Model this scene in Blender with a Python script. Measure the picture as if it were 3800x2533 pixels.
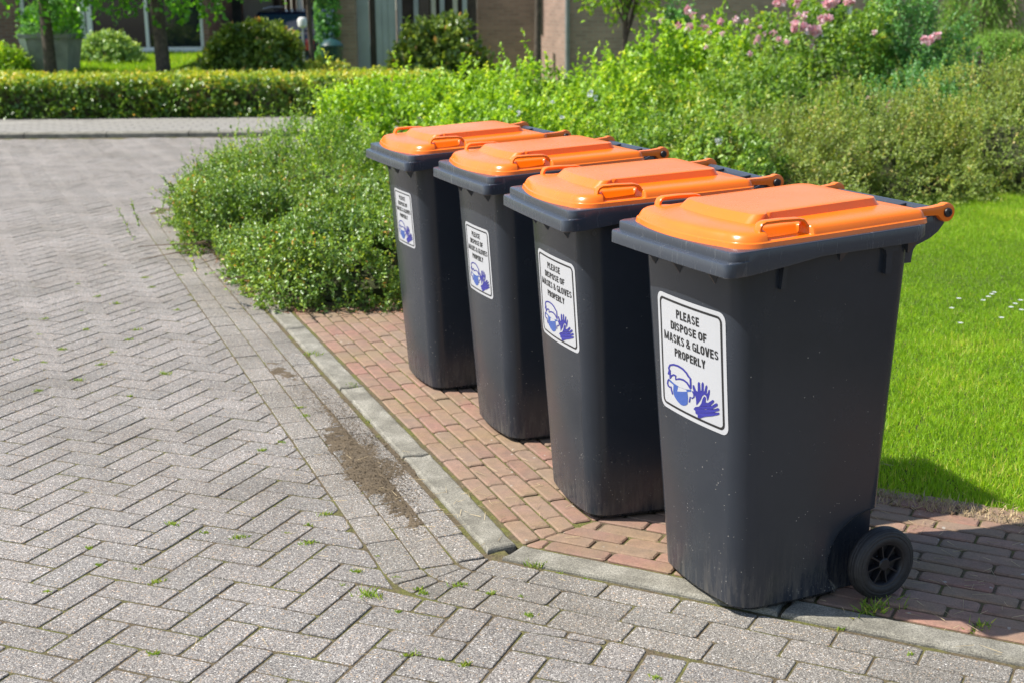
import bpy, math, random
import numpy as np
from mathutils import Vector, Matrix

for o in list(bpy.data.objects):
    bpy.data.objects.remove(o, do_unlink=True)
scene = bpy.context.scene
col = scene.collection
R = math.radians

# ------------------------------------------------------------------ camera
PW, PH = 3800.0, 2533.0                 # photograph size in pixels
FPX, PITCH, ROLL, CAMH = 4985.3, R(14.2306), R(0.50577), 1.5745
fwd = Vector((0, math.cos(PITCH), -math.sin(PITCH)))
up0 = Vector((0, math.sin(PITCH), math.cos(PITCH)))
rt0 = Vector((1, 0, 0))
rt = rt0 * math.cos(ROLL) - up0 * math.sin(ROLL)
up = rt0 * math.sin(ROLL) + up0 * math.cos(ROLL)
cam_d = bpy.data.cameras.new('camera')
cam = bpy.data.objects.new('camera', cam_d)
col.objects.link(cam)
m = Matrix((rt, up, -fwd)).transposed().to_4x4()
m.translation = (0, 0, CAMH)
cam.matrix_world = m
cam_d.sensor_width = 36.0
cam_d.lens = FPX * 36.0 / PW
cam_d.clip_start = 0.05
cam_d.clip_end = 500
cam_d.dof.use_dof = True
cam_d.dof.focus_distance = 3.75
cam_d.dof.aperture_fstop = 5.0
scene.camera = cam

# ------------------------------------------------------------------ sky and sun
SUN_TO = Vector((-0.75, -0.01, 1.0)).normalized()      # towards the sun
world = bpy.data.worlds.new('World')
scene.world = world
world.use_nodes = True
wn = world.node_tree.nodes
wl = world.node_tree.links
bg = wn['Background']
sky = wn.new('ShaderNodeTexSky')
sky.sky_type = 'NISHITA'
sky.sun_disc = False
sky.sun_elevation = math.asin(SUN_TO.z)
sky.sun_rotation = math.atan2(SUN_TO.x, SUN_TO.y)
sky.air_density = 1.0
sky.dust_density = 1.0
wl.new(sky.outputs[0], bg.inputs[0])
bg.inputs[1].default_value = 0.115
sd = bpy.data.lights.new('sun', 'SUN')
sd.energy = 4.6
sd.angle = R(0.55)
sd.color = (1.0, 0.955, 0.88)
sun = bpy.data.objects.new('sun', sd)
col.objects.link(sun)
sun.rotation_euler = SUN_TO.to_track_quat('Z', 'Y').to_euler()
sun.location = (-6, -1, 8)

scene.view_settings.view_transform = 'Standard'
scene.view_settings.look = 'None'
scene.view_settings.exposure = 0.72
scene.view_settings.gamma = 1.0
scene.view_settings.use_curve_mapping = False
scene.render.engine = 'CYCLES'
scene.cycles.max_bounces = 8
scene.cycles.transparent_max_bounces = 6

rng = np.random.default_rng(11)
random.seed(5)


# ------------------------------------------------------------------ pixel to place
def ray(px, py):
    X = (px - PW / 2) / FPX
    U = -(py - PH / 2) / FPX
    return fwd + rt * X + up * U


def gnd(px, py, z=0.0):
    d = ray(px, py)
    t = (z - CAMH) / d.z
    return (d.x * t, d.y * t)


def aty(px, py, y):
    d = ray(px, py)
    t = y / d.y
    return Vector((d.x * t, y, CAMH + d.z * t))


def dsp(x, y, dist):            # a point of the 2352 px wide view, at distance y
    return aty(x * 1.61565, y * 1.61565, dist)


# ------------------------------------------------------------------ object helpers
def tag(o, label=None, cat=None, group=None, kind=None):
    if label: o['label'] = label
    if cat: o['category'] = cat
    if group: o['group'] = group
    if kind: o['kind'] = kind
    return o


def empty(name, loc=(0, 0, 0), rz=0.0):
    o = bpy.data.objects.new(name, None)
    o.empty_display_size = 0.1
    col.objects.link(o)
    o.location = loc
    o.rotation_euler = (0, 0, rz)
    return o


def link(name, me, parent=None, loc=None):
    o = bpy.data.objects.new(name, me)
    col.objects.link(o)
    if parent: o.parent = parent
    if loc is not None: o.location = loc
    return o


def shade(me, smooth=True, angle=None):
    if smooth:
        me.polygons.foreach_set('use_smooth', np.ones(len(me.polygons), dtype=bool))
        if angle is not None:
            me.set_sharp_from_angle(angle=R(angle))
    return me


def mesh(name, verts, faces, mat=None, smooth=False, angle=None):
    me = bpy.data.meshes.new(name)
    me.from_pydata([tuple(v) for v in verts], [], faces)
    me.update()
    if mat: me.materials.append(mat)
    if smooth: shade(me, True, angle)
    return me


class MB:
    """collects shapes of one piece"""
    def __init__(s): s.v = []; s.f = []

    def add(s, vs, fs):
        n = len(s.v)
        s.v += [tuple(v) for v in vs]
        s.f += [tuple(i + n for i in f) for f in fs]

    def box(s, x0, x1, y0, y1, z0, z1):
        s.add([(x0, y0, z0), (x1, y0, z0), (x1, y1, z0), (x0, y1, z0), (x0, y0, z1), (x1, y0, z1), (x1, y1, z1), (x0, y1, z1)],
              [(0, 3, 2, 1), (4, 5, 6, 7), (0, 1, 5, 4), (1, 2, 6, 5), (2, 3, 7, 6), (3, 0, 4, 7)])

    def loops(s, loops, closed=True, cap0=True, cap1=True):
        n = len(loops[0]); base = len(s.v)
        for lp in loops: s.v += [tuple(p) for p in lp]
        for k in range(len(loops) - 1):
            a, b = base + k * n, base + (k + 1) * n
            for i in range(n if closed else n - 1):
                j = (i + 1) % n
                s.f.append((a + i, a + j, b + j, b + i))
        if cap0: s.f.append(tuple(base + i for i in reversed(range(n))))
        if cap1: s.f.append(tuple(base + (len(loops) - 1) * n + i for i in range(n)))

    def tube(s, pts, radii, n=8, cap=True):
        pts = [Vector(p) for p in pts]
        lps = []
        ref = None
        for i, p in enumerate(pts):
            d = (pts[min(i + 1, len(pts) - 1)] - pts[max(i - 1, 0)]).normalized()
            if ref is None:
                ref = d.orthogonal().normalized()
            ref = (ref - d * ref.dot(d)).normalized()
            q = d.cross(ref)
            r = radii[i] if hasattr(radii, '__len__') else radii
            lps.append([p + (ref * math.cos(2 * math.pi * k / n) + q * math.sin(2 * math.pi * k / n)) * r for k in range(n)])
        s.loops(lps, True, cap, cap)

    def prism(s, poly, axis_fn, t0, t1):
        n = len(poly)
        s.add([axis_fn(p, t0) for p in poly] + [axis_fn(p, t1) for p in poly],
              [tuple(range(n)), tuple(reversed(range(n, 2 * n)))] + [(i, i + n, (i + 1) % n + n, (i + 1) % n) for i in range(n)])

    def lathe(s, prof, cx, cz, n=48, axis='y'):
        # profile: (radius, offset along axis)
        lps = []
        for r, t in prof:
            lps.append([(cx + r * math.cos(2 * math.pi * k / n), t, cz + r * math.sin(2 * math.pi * k / n)) for k in range(n)])
        s.loops(lps, True, False, False)

    def build(s, name, mat=None, parent=None, smooth=False, angle=35, loc=None, fix=True):
        me = mesh(name, s.v, s.f, mat)
        if fix:
            import bmesh
            bm = bmesh.new(); bm.from_mesh(me)
            bmesh.ops.recalc_face_normals(bm, faces=bm.faces)
            bm.to_mesh(me); bm.free()
        if smooth: shade(me, True, angle)
        return link(name, me, parent, loc)


# ------------------------------------------------------------------ materials
MATS = {}


def nmat(name):
    mt = bpy.data.materials.new(name)
    mt.use_nodes = True
    nt = mt.node_tree
    return mt, nt, nt.nodes['Principled BSDF']


def N(nt, typ, **kw):
    n = nt.nodes.new(typ)
    for k, v in kw.items():
        if k.startswith('i_'):
            n.inputs[k[2:].replace('_', ' ')].default_value = v
        else:
            setattr(n, k, v)
    return n


def ramp(nt, stops, fac=None, interp='LINEAR'):
    r = nt.nodes.new('ShaderNodeValToRGB')
    cr = r.color_ramp
    cr.interpolation = interp
    while len(cr.elements) < len(stops): cr.elements.new(0.5)
    for e, (p, c) in zip(cr.elements, stops):
        e.position = p
        e.color = (c, c, c, 1) if not hasattr(c, '__len__') else (*c, 1)
    if fac is not None: nt.links.new(fac, r.inputs[0])
    return r


def mix(nt, fac, a, b, blend='MIX'):
    n = nt.nodes.new('ShaderNodeMix')
    n.data_type = 'RGBA'
    n.blend_type = blend
    for sock, val in ((n.inputs[0], fac), (n.inputs[6], a), (n.inputs[7], b)):
        if isinstance(val, (int, float)): sock.default_value = val
        elif isinstance(val, (tuple, list)): sock.default_value = (*val, 1) if len(val) == 3 else val
        else: nt.links.new(val, sock)
    return n.outputs[2]


def math_n(nt, op, a, b=None):
    n = nt.nodes.new('ShaderNodeMath')
    n.operation = op
    for i, v in enumerate((a, b)):
        if v is None: continue
        if isinstance(v, (int, float)): n.inputs[i].default_value = v
        else: nt.links.new(v, n.inputs[i])
    return n.outputs[0]


def pos_out(nt):
    return nt.nodes.new('ShaderNodeNewGeometry').outputs['Position']


def obj_out(nt):
    return nt.nodes.new('ShaderNodeTexCoord').outputs['Object']


def noise(nt, vec, scale, detail=4, rough=0.55):
    n = N(nt, 'ShaderNodeTexNoise')
    n.inputs['Scale'].default_value = scale
    n.inputs['Detail'].default_value = detail
    n.inputs['Roughness'].default_value = rough
    nt.links.new(vec, n.inputs['Vector'])
    return n


def bump(nt, bsdf, height, strength, dist):
    b = N(nt, 'ShaderNodeBump')
    b.inputs['Strength'].default_value = strength
    b.inputs['Distance'].default_value = dist
    nt.links.new(height, b.inputs['Height'])
    nt.links.new(b.outputs[0], bsdf.inputs['Normal'])
    return b


def tone_out(nt):
    at = N(nt, 'ShaderNodeAttribute', attribute_name='tone')
    oi = N(nt, 'ShaderNodeObjectInfo')
    return math_n(nt, 'FRACT', math_n(nt, 'ADD', at.outputs['Fac'], oi.outputs['Random']))


def m_simple(name, colr, rough=0.5, metal=0.0, nscale=0, namp=0.0, spec=None):
    mt, nt, b = nmat(name)
    b.inputs['Roughness'].default_value = rough
    b.inputs['Metallic'].default_value = metal
    b.inputs['Base Color'].default_value = (*colr, 1)
    if spec is not None: b.inputs['Specular IOR Level'].default_value = spec
    if nscale:
        nz = noise(nt, obj_out(nt), nscale)
        lo = tuple(c * (1 - namp) for c in colr); hi = tuple(min(1, c * (1 + namp)) for c in colr)
        r = ramp(nt, [(0.3, lo), (0.7, hi)], nz.outputs[0])
        nt.links.new(r.outputs[0], b.inputs['Base Color'])
    return mt


def m_aggregate(name, base, stones, scale=185.0, moss=0.4, warm=0.0):
    """exposed-aggregate concrete paver"""
    mt, nt, b = nmat(name)
    L = nt.links.new
    P = pos_out(nt)
    dn = noise(nt, P, 90, 2)
    warp = mix(nt, 0.012, P, dn.outputs['Color'], 'ADD')
    v1 = N(nt, 'ShaderNodeTexVoronoi'); v1.inputs['Scale'].default_value = scale; L(warp, v1.inputs['Vector'])
    v2 = N(nt, 'ShaderNodeTexVoronoi'); v2.inputs['Scale'].default_value = scale * 2.3; L(warp, v2.inputs['Vector'])
    sep = N(nt, 'ShaderNodeSeparateColor'); L(v1.outputs['Color'], sep.inputs[0])
    sep2 = N(nt, 'ShaderNodeSeparateColor'); L(v2.outputs['Color'], sep2.inputs[0])
    stone = ramp(nt, stones, sep.outputs[0], 'CONSTANT')
    d = base
    fine = ramp(nt, [(0.0, tuple(c * .42 for c in d)), (0.4, tuple(c * .9 for c in d)), (0.72, tuple(c * 1.3 for c in d)), (0.92, (0.42, 0.40, 0.37))], sep2.outputs[0], 'CONSTANT')
    inst = math_n(nt, 'MULTIPLY', math_n(nt, 'LESS_THAN', v1.outputs['Distance'], 0.43), math_n(nt, 'GREATER_THAN', sep.outputs[1], 0.55))
    c = mix(nt, inst, fine.outputs[0], stone.outputs[0])
    tone = tone_out(nt)
    tr = ramp(nt, [(0.0, (0.91, 0.91, 0.90)), (0.5, (1.0, 0.985, 0.975)), (1.0, (1.07, 1.05, 1.035))], tone)
    c = mix(nt, 1.0, c, tr.outputs[0], 'MULTIPLY')
    big = noise(nt, P, 1.7, 5, 0.6)
    br = ramp(nt, [(0.28, (0.74, 0.72, 0.68)), (0.62, (1.06, 1.05, 1.04))], big.outputs[0])
    c = mix(nt, 1.0, c, br.outputs[0], 'MULTIPLY')
    if moss:
        mn = noise(nt, P, 7, 6, 0.65)
        mf = ramp(nt, [(0.62, 0.0), (0.78, moss)], mn.outputs[0])
        c = mix(nt, mf.outputs[0], c, (0.075, 0.07, 0.03))
    L(c, b.inputs['Base Color'])
    b.inputs['Roughness'].default_value = 0.82
    hgt = math_n(nt, 'ADD', math_n(nt, 'MULTIPLY', v1.outputs['Distance'], -1.0), math_n(nt, 'MULTIPLY', v2.outputs['Distance'], -0.5))
    bump(nt, b, hgt, 0.55, 0.004)
    return mt


def m_brick_paver():
    mt, nt, b = nmat('red_clay_brick')
    L = nt.links.new
    P = pos_out(nt)
    tone = tone_out(nt)
    base = ramp(nt, [(0.0, (0.21, 0.12, 0.085)), (0.18, (0.30, 0.135, 0.10)), (0.36, (0.245, 0.16, 0.105)), (0.55, (0.30, 0.172, 0.125)),
                     (0.72, (0.26, 0.168, 0.10)), (0.88, (0.35, 0.16, 0.12)), (1.0, (0.20, 0.125, 0.08))], tone)
    n1 = noise(nt, P, 28, 6, 0.7)
    r1 = ramp(nt, [(0.3, (0.68, 0.68, 0.68)), (0.7, (1.25, 1.22, 1.2))], n1.outputs[0])
    c = mix(nt, 1.0, base.outputs[0], r1.outputs[0], 'MULTIPLY')
    n2 = noise(nt, P, 2.6, 6, 0.7)
    r2 = ramp(nt, [(0.42, 0.0), (0.68, 0.7)], n2.outputs[0])
    c = mix(nt, r2.outputs[0], c, (0.235, 0.175, 0.075))
    n3 = noise(nt, P, 210, 2, 0.6)
    r3 = ramp(nt, [(0.3, (0.78, 0.76, 0.74)), (0.7, (1.2, 1.2, 1.2))], n3.outputs[0])
    c = mix(nt, 1.0, c, r3.outputs[0], 'MULTIPLY')
    n4 = N(nt, 'ShaderNodeTexVoronoi'); n4.inputs['Scale'].default_value = 26; L(P, n4.inputs['Vector'])
    sp = N(nt, 'ShaderNodeSeparateColor'); L(n4.outputs['Color'], sp.inputs[0])
    wz = noise(nt, P, 160, 2)
    lich = math_n(nt, 'MULTIPLY', math_n(nt, 'LESS_THAN', math_n(nt, 'ADD', n4.outputs['Distance'], math_n(nt, 'MULTIPLY', wz.outputs[0], 0.3)), 0.28), math_n(nt, 'GREATER_THAN', sp.outputs[0], 0.86))
    c = mix(nt, math_n(nt, 'MULTIPLY', lich, 0.7), c, (0.48, 0.47, 0.42))
    gn = noise(nt, P, 5.0, 5, 0.7)
    c = mix(nt, ramp(nt, [(0.35, 0.16), (0.7, 0.5)], gn.outputs[0]).outputs[0], c, (0.205, 0.165, 0.13))
    L(c, b.inputs['Base Color'])
    b.inputs['Roughness'].default_value = 0.85
    bump(nt, b, math_n(nt, 'ADD', n1.outputs[0], math_n(nt, 'MULTIPLY', n3.outputs[0], 0.5)), 0.5, 0.004)
    return mt


def m_kerb():
    mt, nt, b = nmat('weathered_concrete')
    L = nt.links.new
    P = pos_out(nt)
    n1 = noise(nt, P, 9, 6, 0.65)
    n2 = noise(nt, P, 240, 3, 0.8)
    r = ramp(nt, [(0.28, (0.135, 0.126, 0.10)), (0.5, (0.225, 0.21, 0.172)), (0.72, (0.34, 0.32, 0.27))], n1.outputs[0])
    r2 = ramp(nt, [(0.34, (0.42, 0.42, 0.41)), (0.66, (1.45, 1.45, 1.42))], n2.outputs[0])
    c = mix(nt, 1.0, r.outputs[0], r2.outputs[0], 'MULTIPLY')
    L(c, b.inputs['Base Color'])
    b.inputs['Roughness'].default_value = 0.9
    bump(nt, b, n2.outputs[0], 0.6, 0.004)
    return mt


def m_joint():
    mt, nt, b = nmat('mossy_joint_sand')
    L = nt.links.new
    P = pos_out(nt)
    n1 = noise(nt, P, 5.5, 6, 0.65)
    n2 = noise(nt, P, 120, 4, 0.7)
    soil = ramp(nt, [(0.3, (0.07, 0.052, 0.028)), (0.7, (0.19, 0.145, 0.08))], n2.outputs[0])
    mossc = ramp(nt, [(0.3, (0.07, 0.078, 0.014)), (0.7, (0.20, 0.20, 0.04))], n2.outputs[0])
    f = ramp(nt, [(0.45, 0.0), (0.6, 0.9)], n1.outputs[0])
    c = mix(nt, f.outputs[0], soil.outputs[0], mossc.outputs[0])
    L(c, b.inputs['Base Color'])
    b.inputs['Roughness'].default_value = 0.95
    bump(nt, b, n2.outputs[0], 1.0, 0.01)
    return mt


def m_soil(name='garden_soil', c0=(0.06, 0.043, 0.026), c1=(0.2, 0.15, 0.09)):
    mt, nt, b = nmat(name)
    P = pos_out(nt)
    n = noise(nt, P, 14, 8, 0.7)
    n2 = noise(nt, P, 150, 4, 0.75)
    r = ramp(nt, [(0.3, c0), (0.7, c1)], n.outputs[0])
    r2 = ramp(nt, [(0.3, (0.6, 0.6, 0.6)), (0.7, (1.35, 1.33, 1.3))], n2.outputs[0])
    nt.links.new(mix(nt, 1.0, r.outputs[0], r2.outputs[0], 'MULTIPLY'), b.inputs['Base Color'])
    b.inputs['Roughness'].default_value = 0.95
    bump(nt, b, n2.outputs[0], 0.9, 0.012)
    return mt


def m_leaf(name, stops, rough=0.42, trans=0.35, tcol=None, spec=0.5, gain=2.6):
    """leaf colours vary from leaf to leaf through the 'tone' attribute"""
    mt, nt, b = nmat(name)
    L = nt.links.new
    at = N(nt, 'ShaderNodeAttribute', attribute_name='tone')
    r = ramp(nt, [(q_, tuple(min(0.85, c_ * gain) for c_ in k_)) for q_, k_ in stops], at.outputs['Fac'])
    L(r.outputs[0], b.inputs['Base Color'])
    b.inputs['Roughness'].default_value = rough
    b.inputs['Specular IOR Level'].default_value = spec
    tr = N(nt, 'ShaderNodeBsdfTranslucent')
    tc = mix(nt, 1.0, r.outputs[0], tcol or (1.5, 1.35, 0.5), 'MULTIPLY')
    L(tc, tr.inputs['Color'])
    ms = N(nt, 'ShaderNodeMixShader')
    ms.inputs[0].default_value = trans
    L(b.outputs[0], ms.inputs[1]); L(tr.outputs[0], ms.inputs[2])
    L(ms.outputs[0], nt.nodes['Material Output'].inputs['Surface'])
    return mt


def m_bin_plastic():
    mt, nt, b = nmat('dark_grey_bin_plastic')
    L = nt.links.new
    O = obj_out(nt)
    oi = N(nt, 'ShaderNodeObjectInfo')
    off = N(nt, 'ShaderNodeVectorMath', operation='ADD')
    L(O, off.inputs[0]); L(oi.outputs['Random'], off.inputs[1])
    V = off.outputs[0]
    sepx = N(nt, 'ShaderNodeSeparateXYZ'); L(O, sepx.inputs[0])
    vor = N(nt, 'ShaderNodeTexVoronoi'); vor.inputs['Scale'].default_value = 150; L(V, vor.inputs['Vector'])
    sc = N(nt, 'ShaderNodeSeparateColor'); L(vor.outputs['Color'], sc.inputs[0])
    low = ramp(nt, [(0.0, 1.0), (0.10, 0.7), (0.3, 0.22), (0.55, 0.07), (0.9, 0.03)], sepx.outputs[2])
    patch = noise(nt, V, 7, 4, 0.7)
    pr = ramp(nt, [(0.42, 0.0), (0.66, 1.0)], patch.outputs[0])
    prob = math_n(nt, 'MULTIPLY', math_n(nt, 'MULTIPLY', low.outputs[0], pr.outputs[0]), 0.75)
    speck = math_n(nt, 'MULTIPLY', math_n(nt, 'LESS_THAN', vor.outputs['Distance'], math_n(nt, 'MULTIPLY', sc.outputs[1], 0.22)), math_n(nt, 'LESS_THAN', sc.outputs[0], prob))
    mp = N(nt, 'ShaderNodeMapping'); mp.inputs['Scale'].default_value = (60, 60, 7); L(V, mp.inputs[0])
    st = noise(nt, mp.outputs[0], 1.0, 4, 0.7)
    lowd = ramp(nt, [(0.0, 1.0), (0.03, 0.75), (0.13, 0.12), (0.25, 0.0)], sepx.outputs[2])
    sr = ramp(nt, [(0.45, 0.0), (0.75, 0.5)], st.outputs[0])
    splash = math_n(nt, 'MULTIPLY', lowd.outputs[0], sr.outputs[0])
    base = mix(nt, patch.outputs[0], (0.021, 0.0258, 0.0345), (0.0285, 0.034, 0.0445))
    c = mix(nt, splash, base, (0.24, 0.21, 0.17))
    c = mix(nt, math_n(nt, 'MULTIPLY', speck, 0.8), c, (0.45, 0.42, 0.37))
    L(c, b.inputs['Base Color'])
    rr = ramp(nt, [(0.3, 0.20), (0.7, 0.29)], patch.outputs[0])
    ro = mix(nt, math_n(nt, 'MAXIMUM', splash, speck), rr.outputs[0], (0.85, 0.85, 0.85))
    L(ro, b.inputs['Roughness'])
    b.inputs['Specular IOR Level'].default_value = 0.42
    mp2 = N(nt, 'ShaderNodeMapping'); mp2.inputs['Scale'].default_value = (9, 9, 2.2); L(V, mp2.inputs[0])
    wv = noise(nt, mp2.outputs[0], 1.0, 2)
    bump(nt, b, wv.outputs[0], 0.05, 0.006)
    return mt


def shifted(nt):
    oi = N(nt, 'ShaderNodeObjectInfo')
    v = N(nt, 'ShaderNodeVectorMath', operation='ADD')
    nt.links.new(obj_out(nt), v.inputs[0]); nt.links.new(oi.outputs['Random'], v.inputs[1])
    return v.outputs[0]


def m_rim_plastic():
    mt, nt, b = nmat('dark_grey_rim_plastic')
    L = nt.links.new
    O = shifted(nt)
    mp = N(nt, 'ShaderNodeMapping'); mp.inputs['Scale'].default_value = (55, 55, 9); L(O, mp.inputs[0])
    st = noise(nt, mp.outputs[0], 1.0, 5, 0.75)
    p = noise(nt, O, 9, 5, 0.7)
    s = math_n(nt, 'MULTIPLY', ramp(nt, [(0.56, 0.0), (0.74, 1.0)], st.outputs[0]).outputs[0], ramp(nt, [(0.42, 0.0), (0.65, 0.6)], p.outputs[0]).outputs[0])
    base = mix(nt, p.outputs[0], (0.036, 0.042, 0.055), (0.048, 0.056, 0.072))
    L(mix(nt, s, base, (0.20, 0.20, 0.19)), b.inputs['Base Color'])
    L(mix(nt, s, (0.26, 0.26, 0.26), (0.75, 0.75, 0.75)), b.inputs['Roughness'])
    fn = noise(nt, O, 300, 3, 0.7)
    bump(nt, b, fn.outputs[0], 0.10, 0.002)
    return mt


def m_lid():
    mt, nt, b = nmat('orange_lid_plastic')
    L = nt.links.new
    O = shifted(nt)
    p = noise(nt, O, 5, 6, 0.7)
    fine = noise(nt, O, 140, 4, 0.75)
    dirt = math_n(nt, 'MULTIPLY', ramp(nt, [(0.5, 0.0), (0.75, 0.42)], p.outputs[0]).outputs[0], ramp(nt, [(0.35, 0.2), (0.65, 1.0)], fine.outputs[0]).outputs[0])
    fade = ramp(nt, [(0.4, 0.0), (0.75, 0.35)], noise(nt, O, 2.2, 3).outputs[0])
    base = mix(nt, fade.outputs[0], (0.84, 0.158, 0.002), (0.84, 0.235, 0.03))
    sm = N(nt, 'ShaderNodeMapping'); sm.inputs['Scale'].default_value = (14, 160, 60); sm.inputs['Rotation'].default_value = (0, 0, 0.5); L(O, sm.inputs[0])
    scr = math_n(nt, 'MULTIPLY', ramp(nt, [(0.66, 0.0), (0.75, 0.3)], noise(nt, sm.outputs[0], 1.0, 3).outputs[0]).outputs[0], ramp(nt, [(0.5, 0.0), (0.65, 1.0)], noise(nt, O, 6, 3).outputs[0]).outputs[0])
    base = mix(nt, scr, base, (0.80, 0.42, 0.20))
    c = mix(nt, dirt, base, (0.45, 0.14, 0.04))
    L(c, b.inputs['Base Color'])
    L(ramp(nt, [(0.3, 0.20), (0.75, 0.32)], p.outputs[0]).outputs[0], b.inputs['Roughness'])
    b.inputs['Specular IOR Level'].default_value = 0.55
    b.inputs['Coat Weight'].default_value = 0.0
    bump(nt, b, noise(nt, O, 11, 3).outputs[0], 0.05, 0.01)
    return mt


def m_facade(name, brick, mortar, rough=0.9, scale=4.5):
    mt, nt, b = nmat(name)
    L = nt.links.new
    tc = obj_out(nt)
    mp = N(nt, 'ShaderNodeMapping'); mp.inputs['Rotation'].default_value = (R(90), 0, 0); L(tc, mp.inputs[0])
    sx = N(nt, 'ShaderNodeSeparateXYZ'); L(tc, sx.inputs[0])
    cb = N(nt, 'ShaderNodeCombineXYZ'); L(math_n(nt, 'ADD', sx.outputs[0], sx.outputs[1]), cb.inputs[0]); L(sx.outputs[2], cb.inputs[1])
    bt = N(nt, 'ShaderNodeTexBrick')
    L(cb.outputs[0], bt.inputs['Vector'])
    bt.inputs['Scale'].default_value = 1.0
    bt.inputs['Brick Width'].default_value = 0.22
    bt.inputs['Row Height'].default_value = 0.065
    bt.inputs['Mortar Size'].default_value = 0.008
    bt.inputs['Color1'].default_value = (*brick, 1)
    bt.inputs['Color2'].default_value = (*[c * .72 for c in brick], 1)
    bt.inputs['Mortar'].default_value = (*mortar, 1)
    nz = noise(nt, tc, 1.3, 5, 0.6)
    r = ramp(nt, [(0.3, (0.8, 0.8, 0.8)), (0.7, (1.15, 1.12, 1.1))], nz.outputs[0])
    L(mix(nt, 1.0, bt.outputs['Color'], r.outputs[0], 'MULTIPLY'), b.inputs['Base Color'])
    b.inputs['Roughness'].default_value = rough
    bump(nt, b, bt.outputs['Fac'], -0.5, 0.01)
    return mt


def m_glass_dark(name='window_glass', colr=(0.012, 0.016, 0.022)):
    mt, nt, b = nmat(name)
    b.inputs['Base Color'].default_value = (*colr, 1)
    b.inputs['Roughness'].default_value = 0.06
    b.inputs['Specular IOR Level'].default_value = 0.6
    return mt


PEB = [(0.0, (0.09, 0.08, 0.08)), (0.24, (0.50, 0.475, 0.44)), (0.42, (0.31, 0.235, 0.165)), (0.60, (0.60, 0.575, 0.54)), (0.69, (0.22, 0.205, 0.195)),
       (0.78, (0.50, 0.36, 0.24)), (0.88, (0.16, 0.15, 0.15)), (0.965, (0.72, 0.70, 0.67))]
M = dict(
    paver=m_aggregate('exposed_aggregate_paver', (0.262, 0.244, 0.226), PEB),
    edge_paver=m_aggregate('edge_paver', (0.245, 0.228, 0.20), PEB, scale=215, moss=0.45),
    brick=m_brick_paver(), kerb=m_kerb(), joint=m_joint(), soil=m_soil(), sand=m_soil('washed_in_sand', (0.105, 0.078, 0.048), (0.21, 0.16, 0.10)),
    bin=m_bin_plastic(), rim=m_rim_plastic(), lid=m_lid(),
    black=m_simple('black_plastic', (0.012, 0.012, 0.014), 0.45),
    tyre=m_simple('black_rubber', (0.017, 0.017, 0.018), 0.62, nscale=60, namp=0.4),
    white=m_simple('sticker_white', (0.46, 0.463, 0.475), 0.4),
    ink=m_simple('sticker_black', (0.015, 0.015, 0.016), 0.4),
    blue=m_simple('sticker_blue', (0.028, 0.028, 0.24), 0.4),
    maskblue=m_simple('sticker_mask_blue', (0.045, 0.095, 0.33), 0.4),
    bark=m_simple('bark', (0.075, 0.058, 0.042), 0.9, nscale=18, namp=0.5),
    twig=m_simple('twig_brown', (0.13, 0.085, 0.055), 0.85, nscale=10, namp=0.4),
    straw=m_simple('dry_straw', (0.50, 0.39, 0.22), 0.8, nscale=8, namp=0.3),
    dryleaf=m_simple('dry_leaf', (0.22, 0.10, 0.05), 0.8, nscale=8, namp=0.5),
)
M['grass'] = m_leaf('lawn_grass', [(0.0, (0.07, 0.13, 0.006)), (0.5, (0.11, 0.19, 0.010)), (0.85, (0.155, 0.235, 0.015)), (1.0, (0.25, 0.24, 0.065))], 0.5, 0.5)
M['weed'] = m_leaf('weed_green', [(0.0, (0.05, 0.09, 0.010)), (0.6, (0.10, 0.16, 0.015)), (1.0, (0.22, 0.21, 0.05))], 0.5, 0.35)
M['cot'] = m_leaf('cotoneaster_leaf', [(0.0, (0.034, 0.07, 0.014)), (0.5, (0.070, 0.12, 0.018)), (0.8, (0.115, 0.17, 0.026)), (0.93, (0.17, 0.22, 0.035)), (1.0, (0.22, 0.12, 0.03))], 0.36, 0.30, spec=0.55)
M['bright'] = m_leaf('bright_leaf', [(0.0, (0.05, 0.10, 0.008)), (0.5, (0.105, 0.185, 0.012)), (0.85, (0.17, 0.25, 0.018)), (1.0, (0.28, 0.31, 0.03))], 0.42, 0.40)
M['mid'] = m_leaf('mid_green_leaf', [(0.0, (0.034, 0.075, 0.011)), (0.5, (0.072, 0.13, 0.016)), (0.85, (0.125, 0.19, 0.025)), (1.0, (0.20, 0.22, 0.045))], 0.40, 0.36)
M['olive'] = m_leaf('olive_leaf', [(0.0, (0.05, 0.078, 0.016)), (0.5, (0.105, 0.145, 0.028)), (0.85, (0.165, 0.20, 0.042)), (1.0, (0.25, 0.19, 0.07))], 0.42, 0.36)
M['blue_green'] = m_leaf('blue_green_leaf', [(0.0, (0.025, 0.075, 0.022)), (0.5, (0.05, 0.13, 0.034)), (1.0, (0.10, 0.21, 0.05))], 0.42, 0.35)
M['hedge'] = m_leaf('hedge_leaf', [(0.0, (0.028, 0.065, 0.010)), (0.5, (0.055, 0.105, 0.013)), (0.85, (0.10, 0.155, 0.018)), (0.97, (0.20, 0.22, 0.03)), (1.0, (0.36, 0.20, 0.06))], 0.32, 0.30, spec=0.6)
M['hedge_top'] = m_leaf('yellowish_hedge_leaf', [(0.0, (0.07, 0.13, 0.014)), (0.5, (0.16, 0.195, 0.024)), (0.85, (0.26, 0.23, 0.035)), (1.0, (0.36, 0.22, 0.06))], 0.4, 0.30)  # lighter and yellower than the leaves of the hedge sides
M['tree'] = m_leaf('tree_leaf', [(0.0, (0.024, 0.075, 0.010)), (0.6, (0.055, 0.15, 0.014)), (1.0, (0.11, 0.24, 0.02))], 0.36, 0.5)
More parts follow.
